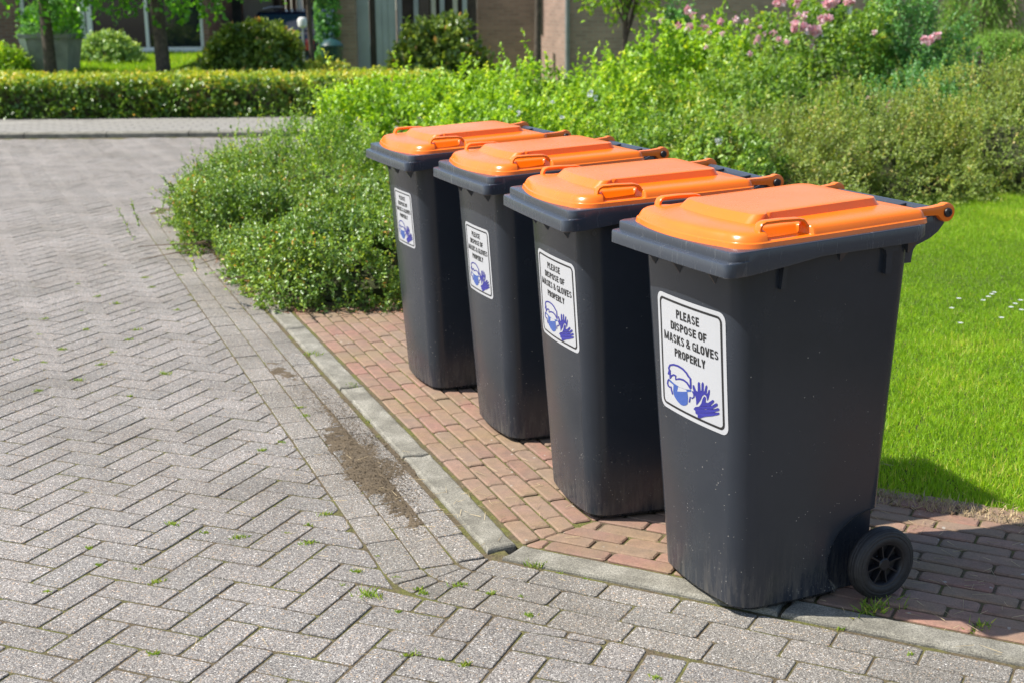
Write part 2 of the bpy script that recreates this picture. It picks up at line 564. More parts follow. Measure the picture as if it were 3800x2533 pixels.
M['dark'] = m_leaf('dark_evergreen_leaf', [(0.0, (0.04, 0.07, 0.014)), (0.6, (0.09, 0.13, 0.022)), (0.92, (0.15, 0.18, 0.03)), (1.0, (0.28, 0.15, 0.06))], 0.33, 0.3, spec=0.6)
M['pale'] = m_leaf('grey_green_leaf', [(0.0, (0.07, 0.12, 0.035)), (0.6, (0.14, 0.21, 0.06)), (1.0, (0.24, 0.29, 0.10))], 0.35, 0.3, spec=0.6)
M['conifer'] = m_leaf('conifer_needle', [(0.0, (0.045, 0.10, 0.012)), (0.6, (0.085, 0.17, 0.018)), (1.0, (0.14, 0.25, 0.03))], 0.5, 0.3)
M['pink'] = m_leaf('pink_petal', [(0.0, (0.74, 0.30, 0.38)), (0.5, (0.82, 0.55, 0.60)), (1.0, (0.88, 0.78, 0.77))], 0.5, 0.35, (1.1, 0.85, 0.85), gain=1.0)
M['purple'] = m_leaf('purple_leaf', [(0.0, (0.05, 0.03, 0.03)), (1.0, (0.16, 0.10, 0.09))], 0.5, 0.2, (1, .8, .8), gain=1.0)
M['whitepetal'] = m_leaf('white_petal', [(0.0, (0.70, 0.72, 0.75)), (1.0, (0.85, 0.86, 0.88))], 0.5, 0.3, (1, 1, 1), gain=1.0)


# ------------------------------------------------------------------ leaves, blades, twigs as real faces
def unit(a):
    return a / np.maximum(np.linalg.norm(a, axis=-1, keepdims=True), 1e-9)


def leaf_mesh(name, base, direc, nrm, length, width, mat, tone, fold=0.25):
    """one folded leaf (base, two sides, tip) per row"""
    n = len(base)
    d = unit(direc)
    nn = unit(nrm - d * np.sum(nrm * d, 1, keepdims=True))
    w = np.cross(nn, d)
    length = np.asarray(length).reshape(-1, 1) * np.ones((n, 1)); width = np.asarray(width).reshape(-1, 1) * np.ones((n, 1))
    V = np.empty((n, 4, 3), np.float32)
    V[:, 0] = base
    midp = base + d * length * 0.48
    V[:, 1] = midp + w * width * 0.5 + nn * width * fold
    V[:, 2] = base + d * length - nn * length * 0.06
    V[:, 3] = midp - w * width * 0.5 + nn * width * fold
    idx = np.arange(n, dtype=np.int32)[:, None] * 4
    F = np.stack([idx + np.array([0, 1, 2]), idx + np.array([0, 2, 3])], 1).reshape(-1)
    me = bpy.data.meshes.new(name)
    me.vertices.add(n * 4); me.vertices.foreach_set('co', V.reshape(-1))
    me.loops.add(n * 6); me.loops.foreach_set('vertex_index', F.astype(np.int32))
    me.polygons.add(n * 2)
    me.polygons.foreach_set('loop_start', np.arange(0, n * 6, 3, dtype=np.int32))
    at = me.attributes.new('tone', 'FLOAT', 'FACE')
    at.data.foreach_set('value', np.repeat(np.asarray(tone, np.float32), 2))
    me.update(calc_edges=True)
    me.materials.append(mat)
    return me


def lump_noise(seed, nwave=9, freq=3.0):
    r = np.random.default_rng(seed)
    k = r.normal(size=(nwave, 3)) * freq
    ph = r.uniform(0, 6.28, nwave)
    return lambda p: np.sin(p @ k.T + ph).sum(1) / math.sqrt(nwave)


def dome_points(r, n, cx, cy, rx, ry, h, seed, zlo=-0.12, lump=0.16, depth=0.35, sq=2.0):
    """points and outward normals on a lumpy dome"""
    th = r.uniform(0, 2 * math.pi, n)
    ph = np.arcsin(r.uniform(max(zlo, -0.2), 1, n))
    d = np.stack([np.cos(th) * np.cos(ph), np.sin(th) * np.cos(ph), np.sin(ph)], 1)
    f = lump_noise(seed, 9, 2.6)(d) + 0.75 * lump_noise(seed + 7, 9, 6.5)(d) + 0.5 * lump_noise(seed + 9, 12, 14)(d)
    rr = 0.96 + lump * np.clip(f, -2.4, 1.3) * 0.7
    rr = rr * (1 - depth * r.random(n) ** 2.6)
    se = (np.abs(d[:, 0]) ** sq + np.abs(d[:, 1]) ** sq + np.abs(d[:, 2]) ** sq) ** (-1 / sq)
    p = d * (se * rr)[:, None] * np.array([rx, ry, h]) + np.array([cx, cy, 0])
    nr = unit(d / np.array([rx, ry, h]))
    return p, nr


def twigs(r, p, nr, k, tl, ll, lw, upb=0.5, droop=0.0, spread=0.8):
    """k leaves along a twig from every point; returns leaf arrays and the twig ends"""
    n = len(p)
    d = unit(nr + np.array([0, 0, upb]) + r.normal(size=(n, 3)) * 0.45)
    L = tl * r.uniform(0.5, 1.3, n)
    t = (np.arange(k) + 0.5) / k
    jit = r.uniform(-.5, .5, (n, k)) / k
    tt = t[None] + jit
    base = p[:, None] + d[:, None] * (L[:, None] * tt)[..., None]
    base[..., 2] -= droop * (tt ** 2) * L[:, None]
    dl = unit(d[:, None] * 0.7 + r.normal(size=(n, k, 3)) * spread)
    nl = unit(nr[:, None] * 0.55 + np.array([-0.35, 0, 0.75]) + r.normal(size=(n, k, 3)) * 0.42)
    s = r.uniform(0.65, 1.25, (n, k)) * np.where(tt > 0.8, 0.8, 1.0)
    tone = np.clip(0.42 + 0.13 * lump_noise(41, 10, 5.0)(p)[:, None] + r.normal(0, 0.15, (n, 1)) + r.normal(0, 0.16, (n, k)) + 0.12 * (tt > .8), 0, 1)
    return base.reshape(-1, 3), dl.reshape(-1, 3), nl.reshape(-1, 3), (ll * s).reshape(-1), (lw * s).reshape(-1), tone.reshape(-1), p, p + d * L[:, None]


def stick_mesh(name, a, b, rad, mat):
    """three-sided thin sticks from a to b"""
    n = len(a)
    d = unit(b - a)
    q = unit(np.cross(d, np.array([0.31, 0.52, 0.79])))
    w = np.cross(d, q)
    V = np.empty((n, 6, 3), np.float32)
    for i in range(3):
        an = 2.094 * i
        o = (q * math.cos(an) + w * math.sin(an))
        V[:, i] = a + o * rad
        V[:, 3 + i] = b + o * rad * 0.5
    idx = np.arange(n, dtype=np.int32)[:, None, None] * 6
    F = (idx + np.array([[0, 1, 4, 3], [1, 2, 5, 4], [2, 0, 3, 5]])).reshape(-1)
    me = bpy.data.meshes.new(name)
    me.vertices.add(n * 6); me.vertices.foreach_set('co', V.reshape(-1))
    me.loops.add(n * 12); me.loops.foreach_set('vertex_index', F.astype(np.int32))
    me.polygons.add(n * 3); me.polygons.foreach_set('loop_start', np.arange(0, n * 12, 4, dtype=np.int32))
    me.update(calc_edges=True)
    me.materials.append(mat)
    return me


# ================================================================== SETTING
n1 = np.array([0.9366, 0.3503]); u1 = np.array([-0.3503, 0.9366])      # across / along the left kerb
n2 = np.array([0.4662, 0.8846]); d2 = np.array([0.8846, -0.4662])      # across / along the near kerb
LA, LB, LC, KL, KR = 0.895, 1.004, 1.1095, 1.218, 1.318                # lines across n1: three edge rows, kerb
K2B, K2T = 3.199, 3.297                                                # near kerb across n2
CORNER = np.linalg.solve(np.array([n1, n2]), np.array([KL, K2B]))      # outer kerb corner
CIN = np.linalg.solve(np.array([n1, n2]), np.array([KR, K2T]))
MIT = CIN - CORNER; MIT = MIT / np.linalg.norm(MIT)
MITN = np.array([-MIT[1], MIT[0]])                                     # points to the left side of the mitre


def clip(poly, n, c, keep_less=True):
    out = []
    s = 1 if keep_less else -1
    for i in range(len(poly)):
        a, b = poly[i], poly[(i + 1) % len(poly)]
        da, db = s * (n @ a - c), s * (n @ b - c)
        if da <= 0: out.append(a)
        if (da < 0 < db) or (db < 0 < da):
            t = da / (da - db)
            out.append(a + (b - a) * t)
    return out


def area(poly):
    p = np.array(poly)
    x, y = p[:, 0], p[:, 1]
    return 0.5 * np.sum(x * np.roll(y, -1) - np.roll(x, -1) * y)


def inset(poly, d):
    """inward offset of a convex counter-clockwise polygon"""
    p = [np.array(q) for q in poly]
    q = list(p)
    for i in range(len(p)):
        a, b = p[i], p[(i + 1) % len(p)]
        e = b - a
        L = np.hypot(*e)
        if L < 1e-5: continue
        nn = np.array([e[1], -e[0]]) / L
        q = clip(q, nn, nn @ a - d)
        if len(q) < 3: return []
    return q


def chip(poly, c):
    """cuts the corners a little"""
    out = []
    n = len(poly)
    for i in range(n):
        a, b, e = poly[i - 1], poly[i], poly[(i + 1) % n]
        la, le = np.hypot(*(a - b)), np.hypot(*(e - b))
        out.append(b + (a - b) / max(la, 1e-6) * min(c, la * .3))
        out.append(b + (e - b) / max(le, 1e-6) * min(c, le * .3))
    return out


def slab_geo(poly, cham=0.004, bottom=-0.035, dome=0.0):
    """verts/faces of a worn paver with its top at z = 0"""
    o = chip(poly, 0.006)
    i_ = chip(inset(poly, cham) or poly, 0.008)
    if len(i_) != len(o):
        cen = np.mean(o, 0)
        i_ = [cen + (q - cen) * 0.93 for q in o]
    n = len(o)
    v = [(*q, 0.0) for q in i_] + [(*q, -cham * 0.9) for q in o] + [(*q, bottom) for q in o]
    f = [tuple(range(n))]
    for k in range(n):
        j = (k + 1) % n
        f.append((k, n + k, n + j, j))
        f.append((n + k, 2 * n + k, 2 * n + j, n + j))
    return v, f


MESHCACHE = {}


def lay(pieces, parent, name, mat, ztop=0.0, limit=300, cham=0.002, joint=0.006, zvar=0.0006, tilt=0.0028, seed=1):
    """pieces: list of (polygon ccw, key). The ones that show largest become parts, the rest one joined part"""
    r = np.random.default_rng(seed)
    items = []
    for poly, key in pieces:
        if len(poly) < 3 or area(poly) < 0.0012: continue
        q = inset(poly, joint * 0.5)
        if len(q) < 3 or area(q) < 0.0008: continue
        c = np.mean(q, 0)
        vis = area(q) / max(0.5, c[0] ** 2 + c[1] ** 2) ** 1.5
        fx = (c[0] / max(c[1], .1)) * FPX + PW / 2
        off = 0 if (-150 < fx < PW + 150 and c[1] > 2.75) else 1
        items.append((off, -vis, q, c, key))
    items.sort(key=lambda t: (t[0], t[1]))
    far_v, far_f, far_t = [], [], []
    for k, (off, vis, q, c, key) in enumerate(items):
        dz = r.normal(0, zvar); tx, ty = r.normal(0, tilt, 2)
        zt = ztop if not callable(ztop) else ztop(c)
        if k < limit:
            if key is not None and key in MESHCACHE:
                me = MESHCACHE[key]
            else:
                v, f = slab_geo([p - c for p in q], cham)
                me = mesh(name, v, f, mat)
                if key is not None: MESHCACHE[key] = me
            o = link(name, me, parent)
            o.location = (c[0], c[1], zt + dz)
            o.rotation_euler = (tx, ty, r.normal(0, 0.008))
        else:
            v, f = slab_geo([p - c for p in q], cham)
            n0 = len(far_v)
            far_v += [(x + c[0], y + c[1], z + zt + dz + tx * y - ty * x) for x, y, z in v]
            far_f += [tuple(i + n0 for i in ff) for ff in f]
            far_t += [r.random()] * len(f)
    if far_v:
        me = mesh(name + 's_further_off', far_v, far_f, mat)
        at = me.attributes.new('tone', 'FLOAT', 'FACE')
        at.data.foreach_set('value', np.array(far_t, np.float32))
        o = link(name + 's_further_off', me, parent)
        o['kind'] = 'stuff'
    return len(items)


def rectpoly(o, ex, ey, x0, x1, y0, y1):
    return [o + ex * x + ey * y for x, y in ((x0, y0), (x1, y0), (x1, y1), (x0, y1))]


def ccw(p):
    return p if area(p) > 0 else p[::-1]


# ---- the ground: one sheet of garden soil to the horizon
gm = MB(); gm.add([(-150, -60, -0.05), (150, -60, -0.05), (150, 260, -0.05), (-150, 260, -0.05)], [(0, 1, 2, 3)])
g = gm.build('ground', M['soil']); tag(g, kind='structure')

# ---- road of grey herringbone pavers, lying on a sheet of mossy joint sand
rb = MB()
rb.add([(-9, 0.8, -0.0036), (3.2, 0.8, -0.0036), (3.2, 2.35, -0.0036), (CORNER[0] + .06, CORNER[1], -0.0036), (-2.62, 10.4, -0.0036), (-1.2, 11.0, -0.0036), (3.0, 13.0, -0.0036), (3, 16.42, -0.0036), (-9, 16.42, -0.0036)],
       [tuple(range(9))])
road = rb.build('road', M['joint']); tag(road, kind='structure')
HA = R(68.0)
e1 = np.array([math.cos(HA), math.sin(HA)]); e2 = np.array([math.sin(HA), -math.cos(HA)])
UW = 0.1085
H0 = np.array([-1.042, 3.138])
K3 = K2B - 0.327
QH = np.linalg.solve(np.array([n1, n2]), np.array([LA, K3]))
pcs = []
for k in range(-200, 190):
    for mm in range(-60, 60):
        for (x0, y0, w, h, kk) in ((k + 4 * mm, -k, 2, 1, 'H'), (2 + k + 4 * mm, -k, 1, 2, 'V')):
            o = H0 + e2 * (x0 * UW) + e1 * (y0 * UW)
            c = o + e2 * (w * UW / 2) + e1 * (h * UW / 2)
            if not (1.9 < c[1] < 16.3 and -7.6 < c[0] < 2.6): continue
            if abs(c[0]) > 0.42 * c[1] + 0.9: continue
            poly = ccw(rectpoly(o, e2, e1, 0, w * UW, 0, h * UW))
            left = (c - QH) @ MITN > 0
            full = True
            if c[1] < 10.3:
                n_, c_ = (n1, LA) if left else (n2, K3)
                if c[1] > 10.2 and (n1 @ c) > LA: pass
                a0 = area(poly)
                poly = clip(poly, n_, c_)
                if len(poly) < 3: continue
                full = abs(area(poly) - a0) < 1e-6
            else:
                if c[0] > -2.75 and c[1] < 10.62: continue
                if c[0] > -2.3 + (c[1] - 10.6) * 0.9: continue
            pcs.append((poly, kk if full else None))
lay(pcs, road, 'paver', M['paver'], 0.0, 300, joint=0.0078, seed=3)

# ---- three edge rows beside the kerb (the middle one lies lower and carries the water)
gut = link('gutter', mesh('gutter', [(*(CORNER + (-n1 * .34) + u1 * -.05), -0.0145), (*(CORNER + n1 * .02), -0.0145), (*(CORNER + n1 * .02 + u1 * 7.3), -0.0145), (*(CORNER - n1 * .34 + u1 * 7.3), -0.0145)], [(0, 1, 2, 3)], M['joint']))
tag(gut, kind='structure')
UCOR = float(u1 @ CORNER)
rows1 = ((LA, LB, 0.000, 0.04), (LB, LC, -0.006, 0.13), (LC, KL - 0.020, 0.005, 0.0))
rowz = {}
pcs = []
zlist = []
for ri, (a, b, z, sh) in enumerate(rows1):
    s = UCOR - 0.02 + sh
    first = True
    while s < UCOR + 7.15:
        ln = 0.2135
        lo = s if not first else UCOR
        poly = ccw([n1 * a + u1 * lo, n1 * b + u1 * lo, n1 * b + u1 * (s + ln), n1 * a + u1 * (s + ln)])
        pcs.append((poly, None if first else 'row%d' % ri))
        first = False
        s += ln
# the fan of cut pavers round the kerb corner
A0, A1 = math.atan2(-n1[1], -n1[0]) % (2 * math.pi), math.atan2(-n2[1], -n2[0]) % (2 * math.pi)
for (r0, r1, nseg) in ((0.012, 0.109, 1), (0.109, 0.2135, 2), (0.2135, 0.324, 3)):
    for k in range(nseg):
        t0 = A0 + (A1 - A0) * k / nseg; t1 = A0 + (A1 - A0) * (k + 1) / nseg
        e = lambda r_, t_: CORNER + r_ * np.array([math.cos(t_), math.sin(t_)])
        pcs.append((ccw([e(r0, t0), e(r1, t0), e(r1, t1), e(r0, t1)]), None))
# rows along the near kerb
UD = float(d2 @ CORNER)
for ri, (a, b, sh) in enumerate(((K2B - 0.109, K2B - 0.014, 0.17), (K2B - 0.216, K2B - 0.109, 0.07), (K2B - 0.325, K2B - 0.216, 0.12))):
    s = UD - 0.2135 + sh
    first = True
    while s < UD + 2.6:
        lo = UD if first else s
        poly = ccw([n2 * a + d2 * lo, n2 * b + d2 * lo, n2 * b + d2 * (s + .2135), n2 * a + d2 * (s + .2135)])
        pcs.append((poly, None if first else 'krow%d' % ri))
        first = False
        s += 0.2135


def gutz(c):
    if (c - CORNER) @ MITN > 0 and (c - CORNER) @ u1 > 0.02:
        v = n1 @ c
        return 0.0 if v < LB else (-0.0012 if v < LC else 0.005)
    return 0.0


lay(pcs, gut, 'edge_paver', M['edge_paver'], gutz, 300, joint=0.006, seed=8)

# ---- concrete kerb band, flush with the brick paving
kerb = empty('kerb'); tag(kerb, kind='structure')
def kerbstone(poly, z=0.011):
    c = np.mean([q for q in poly], 0)
    P_ = ccw([p for p in poly])
    out = []
    for i in range(4):
        a_, b_ = P_[i], P_[(i + 1) % 4]
        m_ = max(1, int(np.hypot(*(b_ - a_)) / 0.03))
        nn_ = np.array([b_[1] - a_[1], a_[0] - b_[0]]); nn_ = nn_ / np.hypot(*nn_)
        for j in range(m_):
            out.append(a_ + (b_ - a_) * j / m_ - nn_ * abs(random.gauss(0, .0016 if m_ > 4 else .004)) * (1 if j else 0))
    n_ = len(out)
    def inn(k, d_):
        a_, b_ = out[k - 1], out[(k + 1) % n_]
        t_ = b_ - a_; t_ = t_ / np.hypot(*t_)
        return out[k] + np.array([-t_[1], t_[0]]) * d_
    rr_ = [[(*inn(k, .009), random.gauss(0, .0006)) for k in range(n_)], [(*inn(k, .003), -.0035) for k in range(n_)], [(*out[k], -.009) for k in range(n_)], [(*out[k], -.06) for k in range(n_)]]
    v = [q for lp in rr_ for q in lp]
    f = [tuple(range(n_))] + [(l_ * n_ + k, (l_ + 1) * n_ + k, (l_ + 1) * n_ + (k + 1) % n_, l_ * n_ + (k + 1) % n_) for l_ in range(3) for k in range(n_)]
    v = [(x - c[0], y - c[1], zz) for x, y, zz in v]
    o = link('kerb_stone', mesh('kerb_stone', v, f, M['kerb']), kerb, (c[0], c[1], z))
    return o
cuts = [0.0, 0.93, 1.87, 3.0, 4.0, 5.0, 6.0, 7.0]
for a, b in zip(cuts, cuts[1:]):
    s0, s1 = UCOR + a + .006, UCOR + b - .004
    P0 = [n1 * KL + u1 * s0, n1 * KR + u1 * s0, n1 * KR + u1 * s1, n1 * KL + u1 * s1]
    if a == 0.0:
        P0[0] = CORNER + u1 * 0.03; P0[1] = CIN + u1 * 0.012 - n1 * .004
    o = kerbstone(P0)
    o.rotation_euler[2] = random.gauss(0, .003)
cuts = [0.0, 0.86, 1.9, 2.9]
for a, b in zip(cuts, cuts[1:]):
    s0, s1 = UD + a + .006, UD + b - .004
    P0 = [n2 * K2B + d2 * s0, n2 * K2B + d2 * s1, n2 * K2T + d2 * s1, n2 * K2T + d2 * s0]
    if a == 0.0:
        P0[0] = CORNER + d2 * 0.035; P0[3] = CIN + d2 * 0.01
    kerbstone(P0)

# ---- red brick stand for the bins
BX0, BX1 = KR + 0.012, 2.28
BY0, BY1 = K2T + 0.008, 4.19
pv = MB()
c00 = np.linalg.solve(np.array([n1, n2]), np.array([BX0 - .02, BY0 - .02])); c11 = np.linalg.solve(np.array([n1, n2]), np.array([BX1, BY1]))
e00 = c00 + u1 * 3.6; e10 = c11 + u1 * 3.0
pv.add([(*c00, 0.0035), (*(c00 + d2 * 2.6), 0.0035), (*(c11 + d2 * 2.2), 0.0035), (*c11, 0.0035), (*e10, 0.0035), (*e00, 0.0035)], [(0, 1, 2, 3), (0, 3, 4, 5)])
pave = pv.build('pavement', M['joint']); tag(pave, kind='structure')
pcs = []
BW, BL = 0.0675, 0.2035
k = 0
mc = MITN @ np.linalg.solve(np.array([n1, n2]), np.array([BX0, BY0]))
x = BX0
while x < BX1:
    s = UCOR - 1.2 + (0.5 * BL if k % 2 else 0) + 0.02 * math.sin(k * 2.3)
    while s < UCOR + 3.35:
        poly = ccw([n1 * x + u1 * s, n1 * (x + BW) + u1 * s, n1 * (x + BW) + u1 * (s + BL), n1 * x + u1 * (s + BL)])
        a0 = area(poly)
        poly = clip(poly, MITN, mc, False)
        if len(poly) >= 3: pcs.append((poly, 'br1' if abs(area(poly) - a0) < 1e-6 else None))
        s += BL
    x += BW; k += 1
y = BY0; k = 0
while y < BY1:
    s = UD - 0.5 + (0.5 * BL if k % 2 else 0) + 0.02 * math.sin(k * 1.7)
    while s < UD + 2.35:
        poly = ccw([n2 * y + d2 * s, n2 * (y + BW) + d2 * s, n2 * (y + BW) + d2 * (s + BL), n2 * y + d2 * (s + BL)])
        a0 = area(poly)
        poly = clip(poly, MITN, mc, True)
        if len(poly) >= 3: pcs.append((poly, 'br2' if abs(area(poly) - a0) < 1e-6 else None))
        s += BL
    y += BW; k += 1
NB = lay(pcs, pave, 'brick', M['brick'], 0.010, 300, cham=0.004, joint=0.008, zvar=0.0013, seed=21)

# ---- sand washed onto the gutter
def patch(name, outline_px, z, hmax, seed, mat):
    pts = np.array([gnd(*p) for p in outline_px])
    lo, hi = pts.min(0) - .04, pts.max(0) + .04
    st = 0.007
    xs = np.arange(lo[0], hi[0], st); ys = np.arange(lo[1], hi[1], st)
    X, Y = np.meshgrid(xs, ys)
    q = np.stack([X.ravel(), Y.ravel()], 1)
    inside = np.zeros(len(q), bool)
    dist = np.full(len(q), 9.0)
    n = len(pts)
    for i in range(n):
        a, b = pts[i], pts[(i + 1) % n]
        cond = ((a[1] > q[:, 1]) != (b[1] > q[:, 1]))
        xi = (b[0] - a[0]) * (q[:, 1] - a[1]) / (b[1] - a[1] + 1e-12) + a[0]
        inside ^= cond & (q[:, 0] < xi)
        ab = b - a
        t = np.clip(((q - a) @ ab) / (ab @ ab), 0, 1)
        dist = np.minimum(dist, np.hypot(*(q - a - t[:, None] * ab).T))
    sd = np.where(inside, dist, -dist)
    q3 = np.concatenate([q, np.zeros((len(q), 1))], 1)
    nz = lump_noise(seed, 12, 24)(q3) * .020 + lump_noise(seed + 1, 14, 75)(q3) * .014 + lump_noise(seed + 4, 14, 260)(q3) * .012
    hh = np.clip((sd + nz - .004) / .06, -1, 1)
    Z = z + hmax * hh + lump_noise(seed + 2, 14, 330)(q3) * .0016
    nx, ny = len(xs), len(ys)
    faces = []
    keep = hh > -0.30
    for j in range(ny - 1):
        for i in range(nx - 1):
            a = j * nx + i
            ids = (a, a + 1, a + nx + 1, a + nx)
            if keep[list(ids)].all(): faces.append(ids)
    used = sorted({i for f in faces for i in f})
    mp = {u: k for k, u in enumerate(used)}
    me = mesh(name, [(q[u, 0], q[u, 1], Z[u]) for u in used], [tuple(mp[i] for i in f) for f in faces], mat, True)
    o = link(name, me)
    return tag(o, kind='stuff')


s1 = patch('washed_in_sand', [(1190, 1480), (1260, 1500), (1300, 1560), (1340, 1625), (1420, 1640), (1560, 1740), (1500, 1785), (1525, 1850), (1590, 1985), (1535, 1985), (1480, 1920), (1400, 1840), (1310, 1770), (1265, 1690), (1225, 1600)], -0.001, 0.006, 3, M['sand'])
tag(s1, 'brown sand washed over the gutter pavers beside the kerb', 'sand')
s2 = patch('washed_in_sand', [(985, 1345), (1060, 1335), (1115, 1390), (1100, 1420), (1020, 1400)], -0.0035, 0.006, 5, M['sand'])
tag(s2, 'small patch of sand in the gutter nearer the shrubs', 'sand')

# loose grains round the sand
def grains(name, outline_px, n, seed, label):
    r_ = np.random.default_rng(seed)
    pts = np.array([gnd(*p) for p in outline_px])
    c_ = pts[r_.integers(0, len(pts), n)]
    q_ = c_ + (pts.mean(0) - c_) * r_.uniform(0, .6, (n, 1)) + r_.normal(0, .045, (n, 2))
    b_ = np.concatenate([q_, np.full((n, 1), .0065)], 1)
    th_ = r_.uniform(0, 6.28, n)
    d_ = np.stack([np.cos(th_), np.sin(th_), np.zeros(n)], 1)
    sz = r_.uniform(.002, .0065, n)
    me = leaf_mesh(name, b_, d_, np.tile([0, 0, 1.], (n, 1)) + r_.normal(size=(n, 3)) * .2, sz, sz, M['sand'], r_.random(n), .35)
    return tag(link(name, me), label, 'sand', kind='stuff')


grains('sand_grains', [(1190, 1480), (1260, 1500), (1300, 1560), (1340, 1625), (1420, 1640), (1560, 1740), (1500, 1785), (1525, 1850), (1590, 1985), (1535, 1985), (1480, 1920), (1400, 1840), (1310, 1770), (1265, 1690), (1225, 1600), (1080, 1400), (1010, 1330), (1150, 1450)], 5200, 71, 'loose grains and crumbs of sand scattered along the gutter')

# ---- lawn
LX = [gnd(3280, 1850), gnd(3800, 1915)]
lawn_poly = [np.array(p) for p in ((0.93, 4.16), (1.22, 4.10), (1.60, 3.93), (2.6, 3.42), (6.5, 6.0), (6.8, 11.2), (3.0, 10.9), (1.9, 9.2), (0.95, 7.6), (0.15, 6.2))]
lm_ = MB(); lm_.add([(*p, -0.012) for p in lawn_poly], [tuple(range(len(lawn_poly)))])
lawn_soil = m_soil('lawn_soil', (0.05, 0.055, 0.02), (0.11, 0.12, 0.04))
lawn = lm_.build('lawn', lawn_soil); tag(lawn, kind='structure')


def in_poly(q, poly):
    ins = np.zeros(len(q), bool)
    for i in range(len(poly)):
        a, b = poly[i], poly[(i + 1) % len(poly)]
        cond = ((a[1] > q[:, 1]) != (b[1] > q[:, 1]))
        xi = (b[0] - a[0]) * (q[:, 1] - a[1]) / (b[1] - a[1] + 1e-12) + a[0]
        ins ^= cond & (q[:, 0] < xi)
    return ins


def grass(name, q, hgt, wid, mat, r, lean=0.45, z0=-0.012):
    n = len(q)
    base = np.concatenate([q, np.full((n, 1), z0)], 1)
    th = r.uniform(0, 6.283, n)
    ln = np.abs(r.normal(0, lean, n))
    d = unit(np.stack([np.cos(th) * ln, np.sin(th) * ln, np.ones(n)], 1))
    nr = unit(np.stack([np.cos(th + r.normal(0, 1, n)), np.sin(th + r.normal(0, 1, n)), 0.3 * np.ones(n)], 1))
    f = lump_noise(77, 10, 2.5)(base) * 0.12 + lump_noise(78, 10, 9)(base) * 0.10
    tone = np.clip(r.normal(0.45, 0.2, n) + f + (r.random(n) < 0.035) * 0.5, 0, 1)
    H = hgt * r.uniform(0.6, 1.35, n) * (1 + f)
    return leaf_mesh(name, base, d, nr, H, wid * r.uniform(.7, 1.3, n), mat, tone, 0.2)


r = np.random.default_rng(4)
NQ = 760000
q = np.stack([r.uniform(0.1, 6.0, NQ), 3.4 + 7.8 * r.random(NQ) ** 1.35], 1)
q = q[in_poly(q, lawn_poly)]
q = q[q[:, 0] < 0.42 * q[:, 1] + 0.35]
q = q[(q[:, 0] > 0.10 * q[:, 1] + 0.35)]
fr = lump_noise(31, 12, 9)(np.concatenate([q, np.zeros((len(q), 1))], 1)) * .03
q = q[(n2 @ q.T) > 4.20 + fr]
go = link('lawn_grass', grass('lawn_grass', q, 0.034, 0.0032, M['grass'], r, 1.1))
tag(go, 'short bright green lawn grass beside and behind the bins', 'grass', kind='stuff')

# ragged dry strip where lawn meets bricks
q = np.stack([r.uniform(1.0, 1.9, 5200), r.uniform(3.7, 4.35, 5200)], 1)
v_ = n2 @ q.T
q = q[(v_ > 4.10) & (v_ < 4.215 + r.normal(0, .02, len(q)))]
go2 = link('dry_lawn_edge', grass('dry_lawn_edge', q, 0.03, 0.003, M['straw'], r, 1.5, 0.004))
tag(go2, 'dry grass and straw along the lawn edge on the bricks', 'dry grass', kind='stuff')

# ---- far footway behind a raised kerb
FY, FZ = 16.42, 0.066
fk = empty('footway_kerb'); tag(fk, kind='structure')
xs0 = -8.9
while xs0 < 2.0:
    b_ = MB()
    b_.loops([[(xs0 + .006, FY, -.04), (xs0 + .994, FY, -.04), (xs0 + .994, FY, FZ - .02), (xs0 + .006, FY, FZ - .02)],], cap0=False, cap1=False)
    b_ = MB(); b_.box(0.006, 0.994, 0, 0.15, -0.1, FZ - .018)
    b_.loops([[(0.006, 0, FZ - .018), (0.994, 0, FZ - .018), (0.994, .15, FZ - .018), (0.006, .15, FZ - .018)], [(0.008, .02, FZ), (0.992, .02, FZ), (0.992, .15, FZ), (0.008, .15, FZ)]], cap0=False)
    b_.build('kerb_stone', M['kerb'], fk, loc=(xs0, FY, 0.0))
    xs0 += 1.0
fw = MB(); fw.add([(-9, FY + .15, FZ - .008), (2, FY + .15, FZ - .008), (2, 19.3, FZ - .008), (-9, 19.3, FZ - .008)], [(0, 1, 2, 3)])
foot = fw.build('footway', M['joint']); tag(foot, kind='structure')
pcs = []
yy = FY + .155
k = 0
while yy < 18.6:
    xx = -8.6 + (0.15 if k % 2 else 0)
    while xx < 0.6:
        if abs(xx) < 0.42 * yy + .4:
            pcs.append((rectpoly(np.array([xx, yy]), np.array([1., 0]), np.array([0, 1.]), 0, .30, 0, .15), 'tile'))
        xx += .30
    yy += .15; k += 1
M['footpaver'] = m_simple('footway_tile', (0.24, 0.225, 0.20), 0.9, nscale=3, namp=0.25)
lay(pcs, foot, 'paving_tile', M['footpaver'], FZ + .001, 300, joint=0.008, seed=9)

